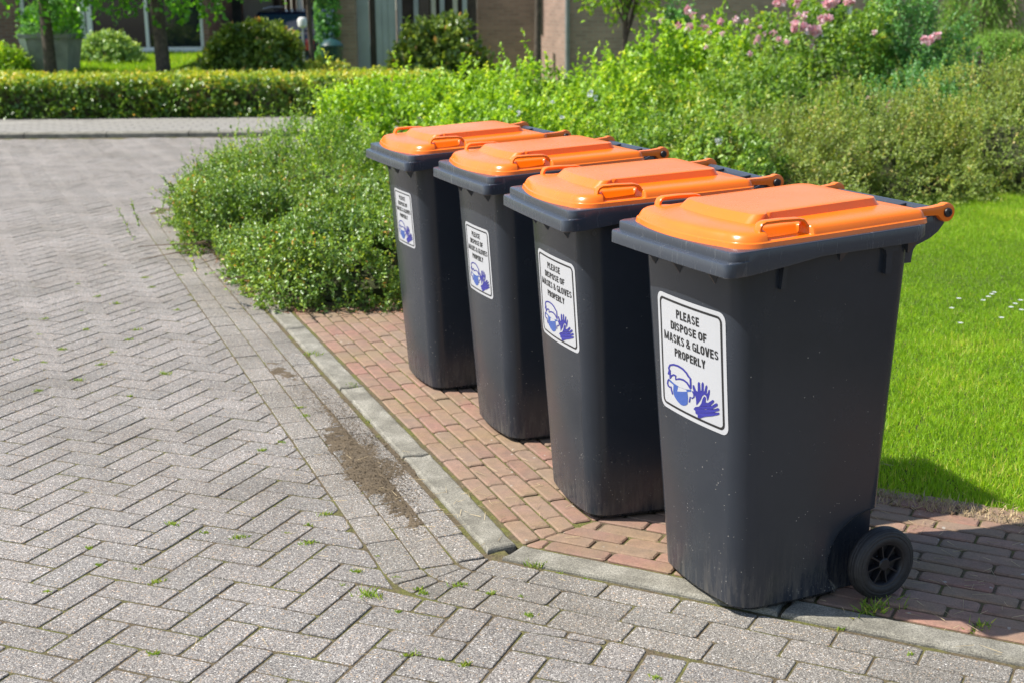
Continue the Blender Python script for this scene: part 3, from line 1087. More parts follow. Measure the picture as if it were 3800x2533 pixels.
# garden ground behind the hedge, banked up towards the left house
gg = MB(); gg.add([(-5.2, 19.3, 0.02), (14, 19.3, 0.02), (14, 40, 0.02), (-5.9, 40, 0.02)], [(0, 1, 2, 3)])
M['turf'] = m_soil('garden_turf', (0.09, 0.16, 0.015), (0.17, 0.27, 0.025))
gl = gg.build('driveway_garden', M['turf']); tag(gl, kind='structure')
def gz(y): return 0.42 + 0.024 * (y - 19.9)
nx_, ny_ = 44, 40
V_, F_ = [], []
for j in range(ny_ + 1):
    y_ = 19.95 + 7.6 * j / ny_
    for i in range(nx_ + 1):
        x_ = -16 + 10.5 * i / nx_ - 0.09 * (y_ - 20) * (i / nx_)
        V_.append((x_, y_, gz(y_) + 0.02 * math.sin(x_ * 2.1 + y_) + 0.015 * math.sin(x_ * 5.3 - y_ * 3.1)))
for j in range(ny_):
    for i in range(nx_):
        a_ = j * (nx_ + 1) + i
        F_.append((a_, a_ + 1, a_ + nx_ + 2, a_ + nx_ + 1))
n0_ = len(V_)
for i in range(nx_ + 1): V_.append((V_[i][0], V_[i][1], 0.0))
for i in range(nx_): F_.append((i, n0_ + i, n0_ + i + 1, i + 1))
for j in range(ny_ + 1):
    k_ = j * (nx_ + 1) + nx_
    V_.append((V_[k_][0], V_[k_][1], 0.0))
for j in range(ny_): F_.append((j * (nx_ + 1) + nx_, n0_ + nx_ + 1 + j, n0_ + nx_ + 2 + j, (j + 1) * (nx_ + 1) + nx_))
bank = link('raised_garden_lawn', mesh('raised_garden_lawn', V_, F_, M['turf'], True)); tag(bank, kind='structure')
r = np.random.default_rng(44)
NQ = 60000
qq = np.stack([r.uniform(-11.5, -5.7, NQ), r.uniform(20.0, 27.0, NQ)], 1)
qq = qq[np.abs(qq[:, 0]) < 0.42 * qq[:, 1]]
me = grass('raised_lawn_grass', qq, 0.10, 0.012, M['grass'], r, 1.0, 0.0)
co = np.empty(len(me.vertices) * 3, np.float32); me.vertices.foreach_get('co', co); co = co.reshape(-1, 3); co[:, 2] += 0.41 + 0.024 * (co[:, 1] - 19.9); me.vertices.foreach_set('co', co.reshape(-1)); me.update()
tag(link('raised_lawn_grass', me), 'bright green grass of the raised garden across the street', 'grass', kind='stuff')


# ================================================================== BINS
BWID = 0.570
CY = BWID / 2


def zt(a): return 0.982 + 0.048 * a                       # top of the rim, rising towards the hinge


def zb(a):                                                # bottom of the rim skirt
    pts = [(-.05, .921), (.05, .925), (.17, .941), (.26, .955), (.44, .962), (.54, .966), (.60, .985), (.9, .985)]
    for (x0, y0), (x1, y1) in zip(pts, pts[1:]):
        if a <= x1: return y0 + (y1 - y0) * (a - x0) / (x1 - x0)
    return .985


def rrect(a0, a1, hw, rf, rr, nf=20, ns=44, nr=14, nc=10, bow=0.0, sbow=0.0):
    """rounded rectangle outline in (a, b), b from -hw to hw; fixed point count. starts at front, counter-clockwise seen from above"""
    P = []
    # front side from b=+ to b=- (a = a0)
    for i in range(nf + 1):
        b = (hw - rf) * (1 - 2 * i / nf)
        P.append((a0 - bow * (1 - (b / (hw - rf)) ** 2), b))
    for i in range(1, nc):
        t = math.pi + (math.pi / 2) * i / nc
        P.append((a0 + rf + rf * math.cos(t), -(hw - rf) + rf * math.sin(t)))
    for i in range(ns + 1):
        u = i / ns
        P.append((a0 + rf + (a1 - rr - a0 - rf) * u, -hw - sbow * (1 - (2 * u - 1) ** 2)))
    for i in range(1, nc):
        t = -math.pi / 2 + (math.pi / 2) * i / nc
        P.append((a1 - rr + rr * math.cos(t), -(hw - rr) + rr * math.sin(t)))
    for i in range(nr + 1):
        P.append((a1, -(hw - rr) * (1 - 2 * i / nr)))
    for i in range(1, nc):
        t = (math.pi / 2) * i / nc
        P.append((a1 - rr + rr * math.cos(t), (hw - rr) + rr * math.sin(t)))
    for i in range(ns + 1):
        u = 1 - i / ns
        P.append((a0 + rf + (a1 - rr - a0 - rf) * u, hw + sbow * (1 - (2 * u - 1) ** 2)))
    for i in range(1, nc):
        t = math.pi / 2 + (math.pi / 2) * i / nc
        P.append((a0 + rf + rf * math.cos(t), (hw - rf) + rf * math.sin(t)))
    return P


def body_dims(z):
    t = z / 0.95
    return dict(a0=0.107 + (0.049 - 0.107) * t, a1=0.548 + 0.016 * t, hw=0.198 + (0.254 - 0.198) * t)


BOW = 0.010


def front_a(b, z):
    d = body_dims(z)
    w = d['hw'] - 0.066
    u = min(1.0, abs(b) / w)
    a = d['a0'] - BOW * (1 - u * u)
    if abs(b) > w:
        dx = min(abs(b) - w, 0.066)
        a = d['a0'] + 0.066 - math.sqrt(max(0, 0.066 ** 2 - dx ** 2))
    return a


AX, AZ, AR = 0.518, 0.100, 0.122          # axle and wheel arch


def L3(a, b, z):                           # bin frame: root at the middle of the base
    return (a - 0.33, b, z)


def make_body():
    loops = []
    zs = [0.0, 0.004, 0.012, 0.016] + list(np.linspace(0.024, 0.30, 56)) + list(np.linspace(0.32, 0.97, 30))
    for i, z in enumerate(zs):
        d = body_dims(z)
        ins = (0.020, 0.010, 0.006, 0.0)[i] if i < 4 else 0.0
        lp = rrect(d['a0'] + ins, d['a1'] - ins, d['hw'] - ins, 0.066, 0.045, bow=BOW, sbow=0.003)
        out = []
        for a, b in lp:
            r_ = math.hypot(a - AX, z - AZ)
            if r_ < AR + .012 and a > AX - AR - .02:
                w = min(1, max(0, (AR + .012 - r_) / 0.016)); w = w * w * (3 - 2 * w)
                lim = 0.166
                if abs(b) > lim:
                    b = b * (1 - w) + math.copysign(lim, b) * w
            out.append(L3(a, b, z))
        loops.append(out)
    m_ = MB(); m_.loops(loops, True, True, False)
    # inside wall so the bin has thickness at the top
    return m_


def make_rim():
    m_ = MB()
    out0 = rrect(0.0, 0.600, BWID / 2, 0.026, 0.055, bow=0.004)
    tier = rrect(-0.019, 0.600, BWID / 2 + 0.008, 0.026, 0.055, bow=0.004)
    def off(ins): return rrect(ins, 0.600 - ins, BWID / 2 - ins, max(.012, 0.026 - ins * .3), max(.015, 0.055 - ins * .6), bow=0.004)
    o4, o12, o45 = off(0.004), off(0.001), off(0.042)
    def mixo(w): return [((1 - w) * p[0] + w * q[0], (1 - w) * p[1] + w * q[1]) for p, q in zip(out0, tier)]
    loops = []
    def tierw(a): return max(0.0, min(1.0, 1 - (a - 0.004) / 0.05))
    tl = [((1 - tierw(p[0])) * p[0] + tierw(p[0]) * q[0], (1 - tierw(p[0])) * p[1] + tierw(p[0]) * q[1]) for p, q in zip(out0, tier)]
    zm = lambda a: max(zb(a) + .006, zt(a) - 0.024)
    loops.append([L3(a, b, zb(a) + 0.012) for a, b in o45])
    loops.append([L3(a, b, zb(a) + 0.0005) for a, b in o4])
    loops.append([L3(a, b, zb(a)) for a, b in [((p[0] * .8 + q[0] * .2), (p[1] * .8 + q[1] * .2)) for p, q in zip(tl, o4)]])
    loops.append([L3(a, b, zb(a) + .003) for a, b in tl])
    loops.append([L3(a, b, zm(a) - .0035) for a, b in tl])
    loops.append([L3(p[0] * .93 + q[0] * .07, p[1] * .93 + q[1] * .07, zm(p[0]) - .0008) for p, q in zip(tl, out0)])
    loops.append([L3(p[0] * .85 + q[0] * .15, p[1] * .85 + q[1] * .15, zm(p[0])) for p, q in zip(tl, out0)])
    loops.append([L3(a, b, zm(a) + .0012) for a, b in out0])
    loops.append([L3(a, b, zt(a) - .004) for a, b in out0])
    loops.append([L3(a, b, zt(a) - .0012) for a, b in o12])
    loops.append([L3(a, b, zt(a)) for a, b in o4])
    loops.append([L3(a, b, zt(a)) for a, b in o45])
    loops.append([L3(a, b, zt(a) - .05) for a, b in off(0.048)])
    m_.loops(loops, True, False, False)
    return m_


def make_lid():
    m_ = MB()
    args = dict(nf=30, ns=130, nr=20, nc=14)
    def ol(ins, bow=0.026):
        return rrect(0.026 + ins, 0.600 - ins, 0.276 - ins, max(0.03, 0.072 - ins * .6), max(0.012, 0.032 - ins), bow=bow, sbow=0.002, **args)
    def pw(a):
        s = lambda x: max(0, min(1, x)) ** 2 * (3 - 2 * max(0, min(1, x)))
        return s((a - 0.110) / 0.016) * s((0.243 - a) / 0.022)
    def ring(pts, dz, push=0.0):
        out = []
        for a, b in pts:
            bb = b
            if push and abs(b) > 0.2:
                bb = b - math.copysign(push * pw(a), b)
            out.append(L3(a, bb, zt(a) - 0.0015 + dz))
        return out
    plate = lambda ins, insf: rrect(0.118 + insf, 0.532 - ins * 1.6, 0.164 - ins, 0.030, 0.028, bow=0.010, **args)
    def notch(pts):
        return [(a, b + math.copysign(0.011, b) * max(0, min(1, (0.178 - a) / 0.006)) if abs(b) > .12 else b) for a, b in pts]
    loops = [ring(ol(0.012), 0.001), ring(ol(0.0015), 0.0), ring(ol(0.0), 0.0015), ring(ol(0.0025), 0.0125), ring(ol(0.0058), 0.0142), ring(ol(0.0066), 0.0152, 0.002),
             ring(ol(0.007), 0.0166, 0.038), ring(ol(0.0125), 0.0268, 0.040), ring(ol(0.016), 0.0312, 0.040), ring(ol(0.021), 0.0342, 0.037), ring(ol(0.029), 0.0362, 0.031), ring(ol(0.042), 0.0378, 0.020),
             ring(ol(0.062), 0.0390, 0.004),
             ring(notch(plate(0, 0)), 0.0402), ring(notch(plate(0.006, 0.022)), 0.0595), ring(notch(plate(0.009, 0.027)), 0.0605), ring(plate(0.030, 0.05), 0.0612), ring(plate(0.1, 0.12), 0.0628)]
    m_.loops(loops, True, True, True)
    return m_


def strap_handle(side):
    """loop handle on the lid edge: rounded bar swept along an arch"""
    m_ = MB()
    path = [(0.101, 0.030), (0.1025, 0.047), (0.107, 0.0555), (0.117, 0.059), (0.16, 0.0585), (0.212, 0.0555), (0.226, 0.0515), (0.2335, 0.044), (0.2375, 0.034), (0.2385, 0.014)]
    lps = []
    bc = 0.2360
    hwid = 0.0130
    for i, (a, dz) in enumerate(path):
        p0 = path[max(i - 1, 0)]; p1 = path[min(i + 1, len(path) - 1)]
        tx, tz = p1[0] - p0[0], p1[1] - p0[1]
        L_ = math.hypot(tx, tz); tx /= L_; tz /= L_
        nx, nz = -tz, tx
        lp = []
        for (w, t) in ((-1, -.6), (-.6, -1), (.6, -1), (1, -.6), (1, .6), (.6, 1), (-.6, 1), (-1, .6)):
            b = bc + w * hwid
            aa, zz = a + nx * t * 0.0050, dz + nz * t * 0.0050
            lp.append(L3(aa, side * b, zt(aa) - 0.0055 + zz))
        lps.append(lp)
    m_.loops(lps, True, True, True)
    return m_


def plate_prism(poly, b0, b1):
    m_ = MB()
    m_.prism(poly, lambda p, t: L3(p[0], t, p[1]), b0, b1)
    return m_


def ring_arm():
    c = (0.682, 1.025); r_ = 0.0245
    pts = [(0.575, zt(.575) + 0.029), (0.600, 1.040), (0.632, 1.041)]
    for k in range(0, 15):
        t = R(125 - k * 18.5)
        pts.append((c[0] + r_ * math.cos(t), c[1] + r_ * math.sin(t)))
    pts += [(0.652, 1.019), (0.604, 1.020), (0.575, zt(.575) + 0.008)]
    return pts


def bevel(o, w=0.003, seg=2):
    import bmesh
    bm = bmesh.new(); bm.from_mesh(o.data)
    es = [e for e in bm.edges if len(e.link_faces) == 2 and e.calc_face_angle(0) > R(35)]
    bmesh.ops.bevel(bm, geom=es, offset=w, segments=seg, profile=0.6, affect='EDGES', clamp_overlap=True)
    bm.to_mesh(o.data); bm.free()
    shade(o.data, True, 40)
    return o


# sticker plan: the photograph's crop coordinates mapped onto the sheet by its four corners
def homog(src, dst):
    A_ = []; B_ = []
    for (x, y), (u, v) in zip(src, dst):
        A_ += [[x, y, 1, 0, 0, 0, -u * x, -u * y], [0, 0, 0, x, y, 1, -v * x, -v * y]]; B_ += [u, v]
    h = np.linalg.solve(np.array(A_, float), np.array(B_, float))
    return np.append(h, 1).reshape(3, 3)


HS = homog([(300, 212), (873, 382), (860, 1408), (322, 1145)], [(0, 0), (1, 0), (1, 1), (0, 1)])
def st(p):
    q_ = HS @ np.array([p[0], p[1], 1.0]); return q_[0] / q_[2], q_[1] / q_[2]


SHEET = [0.148, -0.176, 0.810, 0.490]       # sheet on the front face: left/right b, top/bottom z


def sheet_pt(s, t, off):
    b = SHEET[0] + (SHEET[1] - SHEET[0]) * s; z = SHEET[2] + (SHEET[3] - SHEET[2]) * t
    return L3(front_a(b, z) - off, b, z)


def sheet_grid(s0, s1, t0, t1, rs, off, n=16, rt_=None):
    """rounded sheet as concentric quads"""
    rt_ = rt_ or rs
    loops = []
    def rr(k):
        P = []
        for (cx, cy, a0) in ((s1 - rs, t0 + rt_, -90), (s1 - rs, t1 - rt_, 0), (s0 + rs, t1 - rt_, 90), (s0 + rs, t0 + rt_, 180)):
            for i in range(6):
                an = R(a0 + 18 * i)
                P.append((cx + rs * math.cos(an), cy + rt_ * math.sin(an)))
        c = ((s0 + s1) / 2, (t0 + t1) / 2)
        # subdivide the straight edges
        Q = []
        for i in range(len(P)):
            a, b = P[i], P[(i + 1) % len(P)]
            m = 8 if i % 6 == 5 else 1
            for j in range(m):
                Q.append((a[0] + (b[0] - a[0]) * j / m, a[1] + (b[1] - a[1]) * j / m))
        return [(c[0] + (x - c[0]) * k, c[1] + (y - c[1]) * k) for x, y in Q]
    return [rr(k) for k in (1.0, .8, .6, .4, .2, .02)]


def ear_fill(poly):
    from mathutils.geometry import tessellate_polygon
    return [tuple(t) for t in tessellate_polygon([[Vector((x, y, 0)) for x, y in poly]])]


def stroke(path, w):
    """thick open line as quads in crop coordinates"""
    L_, R_ = [], []
    n = len(path)
    for i, p in enumerate(path):
        a = path[max(i - 1, 0)]; b = path[min(i + 1, n - 1)]
        tx, ty = b[0] - a[0], b[1] - a[1]
        l = math.hypot(tx, ty) or 1
        L_.append((p[0] - ty / l * w / 2, p[1] + tx / l * w / 2)); R_.append((p[0] + ty / l * w / 2, p[1] - tx / l * w / 2))
    v = L_ + R_
    f = [(i, i + 1, n + i + 1, n + i) for i in range(n - 1)]
    return v, f


def print_mesh(m_, pts, faces, off):
    m_.add([sheet_pt(*st(p), off) for p in pts], faces)


SW = 0.205            # stroke width of the bold condensed capitals, cap height 1


def arc_(cx, cy, rx, ry, a0, a1, n=7):
    return [(cx + rx * math.cos(R(a0 + (a1 - a0) * i / n)), cy + ry * math.sin(R(a0 + (a1 - a0) * i / n))) for i in range(n + 1)]


def glyphs():
    h = SW / 2
    G = {}
    G['P'] = (.56, [[(h, 0), (h, 1)], [(h, 1 - h), (.30, 1 - h)] + arc_(.30, .71, .26 - h + .0, .29 - h, 90, -90) + [(h, .42 + h)]])
    G['R'] = (.58, G['P'][1] + [[(.30, .46), (.49, 0)]])
    G['L'] = (.47, [[(h, 0), (h, 1)], [(h, h), (.47, h)]])
    G['E'] = (.50, [[(h, 0), (h, 1)], [(h, h), (.50, h)], [(h, .52), (.46, .52)], [(h, 1 - h), (.50, 1 - h)]])
    G['F'] = (.48, [[(h, 0), (h, 1)], [(h, .50), (.44, .50)], [(h, 1 - h), (.48, 1 - h)]])
    G['A'] = (.64, [[(h * .9, 0), (.28, 1)], [(.64 - h * .9, 0), (.36, 1)], [(.16, .27), (.48, .27)]])
    G['V'] = (.62, [[(h * .9, 1), (.28, 0)], [(.62 - h * .9, 1), (.34, 0)]])
    G['Y'] = (.62, [[(h, 1), (.31, .46)], [(.62 - h, 1), (.31, .46)], [(.31, .50), (.31, 0)]])
    G['I'] = (.18, [[(h, 0), (h, 1)]])
    G['D'] = (.58, [[(h, 0), (h, 1)], [(h, 1 - h), (.28, 1 - h)] + arc_(.28, .70, .30 - h, .30 - h, 90, 0) + arc_(.28, .30, .30 - h, .30 - h, 0, -90) + [(h, h)]])
    G['O'] = (.60, [arc_(.30, .69, .30 - h, .31 - h, 0, 180) + arc_(.30, .31, .30 - h, .31 - h, 180, 360) + [(.60 - h, .69)]])
    G['G'] = (.60, [arc_(.30, .69, .30 - h, .31 - h, 15, 180) + arc_(.30, .31, .30 - h, .31 - h, 180, 350) + [(.60 - h, .44)], [(.33, .45), (.60, .45)], [(.60 - h * .7, .45), (.60 - h * .7, 0)]])
    G['S'] = (.56, [arc_(.28, .72, .28 - h, .28 - h, 10, 180) + [(h + .02, .64), (.20, .55), (.36, .46), (.56 - h - .02, .36)] + arc_(.28, .28, .28 - h, .28 - h, 0, -170)])
    G['M'] = (.92, [[(h, 0), (h, 1)], [(.92 - h, 0), (.92 - h, 1)], [(h + .02, 1), (.43, .10)], [(.92 - h - .02, 1), (.49, .10)]])
    G['K'] = (.60, [[(h, 0), (h, 1)], [(h, .36), (.52, 1)], [(.24, .58), (.53, 0)]])
    G['&'] = (.66, [[(.62, .02), (.20, .60)] + arc_(.27, .78, .14, .14, 215, -30) + [(.36, .62), (.16, .44)] + arc_(.24, .26, .17, .19, 130, 300) + [(.46, .20), (.58, .46)]])
    return G


def text_geo(txt):
    """flat capitals from broad strokes: list of (points, faces) per stroke"""
    G = glyphs()
    x = 0.0
    out = []
    for ch in txt:
        if ch == ' ':
            x += .24; continue
        w_, strokes = G[ch]
        for pth in strokes:
            v, f = stroke([(px_ + x, py_) for px_, py_ in pth], SW * (.8 if ch == '&' else .82 if ch in 'MSGA' else 1))
            out.append((v, f))
        x += w_ + .085
    return out, x - .085


MASK = [(403, 945), (440, 975), (490, 1005), (540, 1020), (588, 1024), (587, 1038), (556, 1041), (560, 1090), (556, 1138), (540, 1150), (520, 1153), (500, 1147), (470, 1120), (442, 1080), (432, 1040), (437, 988), (398, 960)]
HAIR = [(391, 905), (402, 872), (396, 852), (408, 830), (440, 824), (480, 833), (520, 855), (550, 885), (568, 915), (584, 932), (585, 1012)]
FRINGE = [(407, 868), (408, 938), (420, 915), (440, 907), (458, 914), (457, 943), (490, 937), (525, 945), (555, 967), (574, 998), (585, 1016)]
EARL = [(398, 942), (386, 955), (382, 978), (389, 998), (403, 1008), (413, 1004), (417, 1030), (428, 1064)]
EARR = [(598, 1034), (610, 1058), (609, 1082), (594, 1092), (579, 1082), (570, 1125)]
GLOVE1 = [(600, 985), (612, 985), (628, 1030), (640, 1036), (642, 970), (651, 955), (660, 966), (663, 1028), (669, 1028), (672, 972), (682, 957), (690, 970), (688, 1033), (693, 1033), (703, 990), (712, 983), (718, 995), (709, 1056), (715, 1052), (727, 1019), (736, 1023), (734, 1052), (722, 1098), (714, 1112), (706, 1072), (692, 1060), (676, 1072), (662, 1104), (642, 1132), (627, 1148), (624, 1090), (612, 1052), (600, 1006)]
GLOVE2 = [(604, 1178), (618, 1162), (650, 1157), (667, 1132), (677, 1097), (691, 1073), (702, 1081), (703, 1100), (699, 1124), (720, 1127), (754, 1103), (766, 1108), (762, 1124), (734, 1151), (745, 1152), (780, 1130), (792, 1136), (789, 1152), (753, 1174), (760, 1179), (795, 1169), (804, 1180), (798, 1192), (764, 1200), (770, 1206), (800, 1207), (803, 1218), (790, 1226), (740, 1236), (690, 1240), (652, 1253), (635, 1245), (636, 1222), (620, 1215), (618, 1192)]
TEXTS = [('PLEASE', (472, 367), (665, 428), (665, 508), (472, 440)), ('DISPOSE OF', (422, 458), (722, 565), (722, 635), (422, 530)),
         ('MASKS & GLOVES', (360, 540), (810, 705), (810, 782), (360, 612)), ('PROPERLY', (453, 683), (708, 785), (708, 852), (453, 755))]


def make_bin():
    root = empty('wheelie_bin')
    make_body().build('body', M['bin'], root, True, 50)
    make_rim().build('rim', M['rim'], root, True, 30)
    lid = make_lid().build('lid', M['lid'], root, True, 24)
    for s in (-1, 1):
        strap_handle(s).build('handle', M['lid'], lid, True, 60)
    for s in (-1, 1):
        b0, b1 = (s * 0.236, s * 0.212)
        a_ = plate_prism(ring_arm(), min(b0, b1), max(b0, b1)).build('hinge_arm', M['lid'], lid); bevel(a_, 0.003)
        bo = MB()
        n = 20
        lp = []
        for r_, t in ((0.0122, 0.236), (0.0122, 0.2395), (0.0105, 0.242), (0.005, 0.2425), (0.0045, 0.2405), (0.0005, 0.2405)):
            lp.append([L3(0.682 + r_ * math.cos(6.2832 * k / n), s * t, 1.025 + r_ * math.sin(6.2832 * k / n)) for k in range(n)])
        bo.loops(lp, True, True, True); bo.build('hinge_bolt', M['black'], root, True, 40)
        # small screw at the root of the arm
        hk = [(0.690, 1.004), (0.684, 0.992), (0.668, 0.974), (0.645, 0.960), (0.622, 0.951), (0.600, 0.944), (0.592, 0.934), (0.588, 0.918), (0.586, 0.900), (0.560, 0.900), (0.560, 0.975), (0.60, 1.004), (0.64, 1.018), (0.68, 1.018)]
        o = plate_prism(hk, min(s * .222, s * .208), max(s * .222, s * .208)).build('handle_bracket', M['rim'], root); bevel(o, .002)
    # grip bar and the ledge behind the lid
    gb = MB(); gb.tube([L3(0.680, -0.205, 1.020), L3(0.680, 0.205, 1.020)], 0.0135, 14); gb.build('grip_bar', M['rim'], root, True, 40)
    lg = MB(); lg.loops([[L3(0.585, y_, z_) for y_, z_ in ((-.205, .985), (.205, .985), (.205, 1.009), (-.205, 1.009))], [L3(0.672, y_, z_) for y_, z_ in ((-.205, 1.006), (.205, 1.006), (.205, 1.024), (-.205, 1.024))]])
    o = lg.build('rear_ledge', M['rim'], root); bevel(o, .003)
    for y_ in (-0.09, 0.09):
        c_ = MB(); c_.tube([L3(0.60, y_, 1.013), L3(0.612, y_, 1.022), L3(0.645, y_, 1.024), L3(0.67, y_, 1.028)], 0.004, 8); c_.build('hinge_clip', M['black'], root, True)
    # gussets under the front of the rim
    for b_ in (0.155, 0.022, -0.137):
        z1, z0 = 0.932, 0.874
        af1, af0 = front_a(b_, z1), front_a(b_, z0)
        g_ = MB()
        g_.add([L3(af1 + .004, b_ - .028, z1), L3(af1 + .004, b_ + .028, z1), L3(af1 - 0.035, b_ + .004, z1), L3(af1 - 0.035, b_ - .004, z1), L3(af0 + .003, b_ - .003, z0), L3(af0 + .003, b_ + .003, z0)],
               [(0, 1, 2, 3), (0, 3, 4), (1, 5, 2), (3, 2, 5, 4), (0, 4, 5, 1)])
        g_.build('gusset', M['bin'], root)
    for s in (-1, 1):
        def side_b(z_): return body_dims(z_)['hw']
        for (a_, z1, z0, w_) in ((0.163, 0.945, 0.878, 0.007), (0.335, 0.962, 0.930, 0.018), (0.545, 0.97, 0.935, 0.02)):
            g_ = MB()
            b1, b0 = side_b(z1), side_b(z0)
            tip = w_ if w_ < .01 else 0.002
            prot = 0.014 if w_ < .01 else 0.003
            pts = [(a_ - w_, b1 - .004, z1), (a_ + w_, b1 - .004, z1), (a_ + w_ * .8, b1 + .018, z1), (a_ - w_ * .8, b1 + .018, z1), (a_ - tip, b0 - .004, z0), (a_ + tip, b0 - .004, z0), (a_ + tip, b0 + prot, z0), (a_ - tip, b0 + prot, z0)]
            g_.add([L3(x_, s * y_, z_) for x_, y_, z_ in pts], [(0, 1, 2, 3), (4, 7, 6, 5), (3, 2, 6, 7), (0, 4, 5, 1), (0, 3, 7, 4), (1, 5, 6, 2)])
            g_.build('rib', M['bin'], root)
        hk = [(0.448, 0.968), (0.506, 0.968), (0.506, 0.944), (0.492, 0.945), (0.487, 0.938), (0.487, 0.889), (0.468, 0.889), (0.468, 0.938), (0.464, 0.950), (0.448, 0.958)]
        b1 = side_b(.93)
        o = plate_prism(hk, min(s * (b1 - .006), s * (b1 + .014)), max(s * (b1 - .006), s * (b1 + .014))).build('side_hook', M['bin'], root)
    # axle and wheels
    ax = MB(); ax.tube([L3(AX, -0.27, AZ), L3(AX, 0.27, AZ)], 0.010, 12); ax.build('axle', M['black'], root, True, 40)
    for s in (-1, 1):
        wb = MB()
        Y = lambda t: s * (0.285 - t)
        prof = [(0.0, .010), (.017, .010), (.019, .013), (.019, .03), (.019, .044), (.0, .044)]
        n = 40
        def cyl(prof_, mb):
            mb.loops([[L3(AX + r_ * math.cos(6.28319 * k / n), Y(t), AZ + r_ * math.sin(6.28319 * k / n)) for k in range(n)] for r_, t in prof_], True, False, False)
        cyl([(0.0005, .009), (.0145, .009), (.0175, .012), (.0175, .034)], wb)
        cyl([(.0625, .006), (.058, .007), (.054, .012), (.052, .030), (.018, .034)], wb)
        for k in range(8):
            t = 6.28319 * k / 8 + .2
            ca, sa = math.cos(t), math.sin(t)
            q_ = lambda r_, w_, y_: L3(AX + r_ * ca - w_ * sa, Y(y_), AZ + r_ * sa + w_ * ca)
            wb.add([q_(.016, -.002, .012), q_(.016, .002, .012), q_(.055, .002, .011), q_(.055, -.002, .011), q_(.016, -.0025, .032), q_(.016, .0025, .032), q_(.055, .0025, .030), q_(.055, -.0025, .030)],
                   [(0, 1, 2, 3), (0, 4, 5, 1), (1, 5, 6, 2), (3, 2, 6, 7), (0, 3, 7, 4)])
        w_o = wb.build('wheel', M['black'], root, True, 35)
        ty = MB()
        P_ = [(.0615, .0075), (.064, .0045), (.070, .0030), (.078, .0032), (.0795, .0045), (.081, .0036), (.087, .0050), (.0885, .0066), (.090, .0060), (.0935, .0085), (.0945, .0102), (.0955, .0098), (.0975, .0125), (.098, .0142), (.0988, .0140), (.0995, .0185), (.0992, .020), (.1, .0205), (.1002, .027), (.0990, .028), (.1, .029), (.0995, .036), (.0975, .042), (.092, .047), (.080, .0495), (.062, .048)]
        n = 72
        cyl(P_, ty)
        ty.build('tyre', M['tyre'], w_o, True, 60)
    return root


def make_sticker(root, bounds):
    SHEET[:] = bounds
    sh = MB(); loops = sheet_grid(0, 1, 0, 1, 0.075, 0.001, rt_=0.07)
    sh.loops([[sheet_pt(x, y, 0.0010) for x, y in lp] for lp in loops], True, False, True)
    stick = sh.build('sticker', M['white'], root, True)
    bd = MB()
    o_ = sheet_grid(0.040, 0.960, 0.036, 0.964, 0.055, 0, rt_=.052)[0]; i_ = sheet_grid(0.064, 0.936, 0.055, 0.945, 0.036, 0, rt_=.036)[0]
    bd.loops([[sheet_pt(x, y, 0.0016) for x, y in o_], [sheet_pt(x, y, 0.0016) for x, y in i_]], True, False, False)
    bd.build('border_line', M['ink'], stick)
    for (txt, p0, p1, p2, p3) in TEXTS:
        c4 = np.array([st(p) for p in (p0, p1, p2, p3)])
        s0, s1_ = (c4[0, 0] + c4[3, 0]) / 2, (c4[1, 0] + c4[2, 0]) / 2
        t0, t1 = (c4[0, 1] + c4[1, 1]) / 2, (c4[2, 1] + c4[3, 1]) / 2
        strokes, wtot = text_geo(txt)
        mt_ = MB()
        for k_, (v, f) in enumerate(strokes):
            mt_.add([sheet_pt(s0 + (s1_ - s0) * x_ / wtot, t1 + (t0 - t1) * y_, 0.0016 + 0.00004 * (k_ % 4)) for x_, y_ in v], f)
        mt_.build('lettering', M['ink'], stick, fix=False)
    mk = MB(); print_mesh(mk, MASK, ear_fill(MASK), 0.0016); mk.build('mask_print', M['maskblue'], stick)
    hd = MB()
    for pth, w_ in ((HAIR, 15), (FRINGE, 14), (EARL, 12), (EARR, 12)):
        v, f = stroke(pth, w_); print_mesh(hd, v, f, 0.0018)
    hd.build('head_print', M['blue'], stick)
    for nm_, P_ in (('glove_print', GLOVE1), ('glove_print', GLOVE2)):
        g_ = MB(); print_mesh(g_, P_, ear_fill(P_), 0.0016 if P_ is GLOVE1 else 0.0020); g_.build(nm_, M['blue'], stick)
    return stick


def copy_tree(o, parent=None):
    c = o.copy()
    col.objects.link(c)
    c.parent = parent
    for ch in o.children:
        copy_tree(ch, c)
    return c


BINS = [(0.5184, 3.0965, 24.16, 'orange lidded wheelie bin nearest the camera, its black wheel in full view', (0.148, -0.176, 0.810, 0.490)),
        (0.1651, 3.768, 17.84, 'second nearest orange lidded wheelie bin, with pale mud stains at its foot', (0.146, -0.176, 0.805, 0.532)),
        (-0.0724, 4.5261, 21.02, 'third orange lidded wheelie bin from the camera, second from the shrubs', (0.127, -0.124, 0.774, 0.522)),
        (-0.3889, 5.195, 21.61, 'farthest orange lidded wheelie bin, standing closest to the green shrubs', (0.098, -0.124, 0.814, 0.588))]
proto = make_bin()
copies = [proto] + [copy_tree(proto) for _ in BINS[1:]]
for i, (bx_, by_, th, lab, bounds) in enumerate(BINS):
    o = copies[i]
    make_sticker(o, bounds)
    A_ = np.array([math.cos(R(th)), math.sin(R(th))]); B_ = np.array([-A_[1], A_[0]])
    p = np.array([bx_, by_]) + A_ * 0.33 + B_ * CY
    o.location = (p[0], p[1], 0.0125)
    o.rotation_euler = (0, 0, R(th))
    tag(o, lab, 'wheelie bin', 'wheelie bins in a row on the brick stand')


# ================================================================== PLANTS
SHRUBS = []


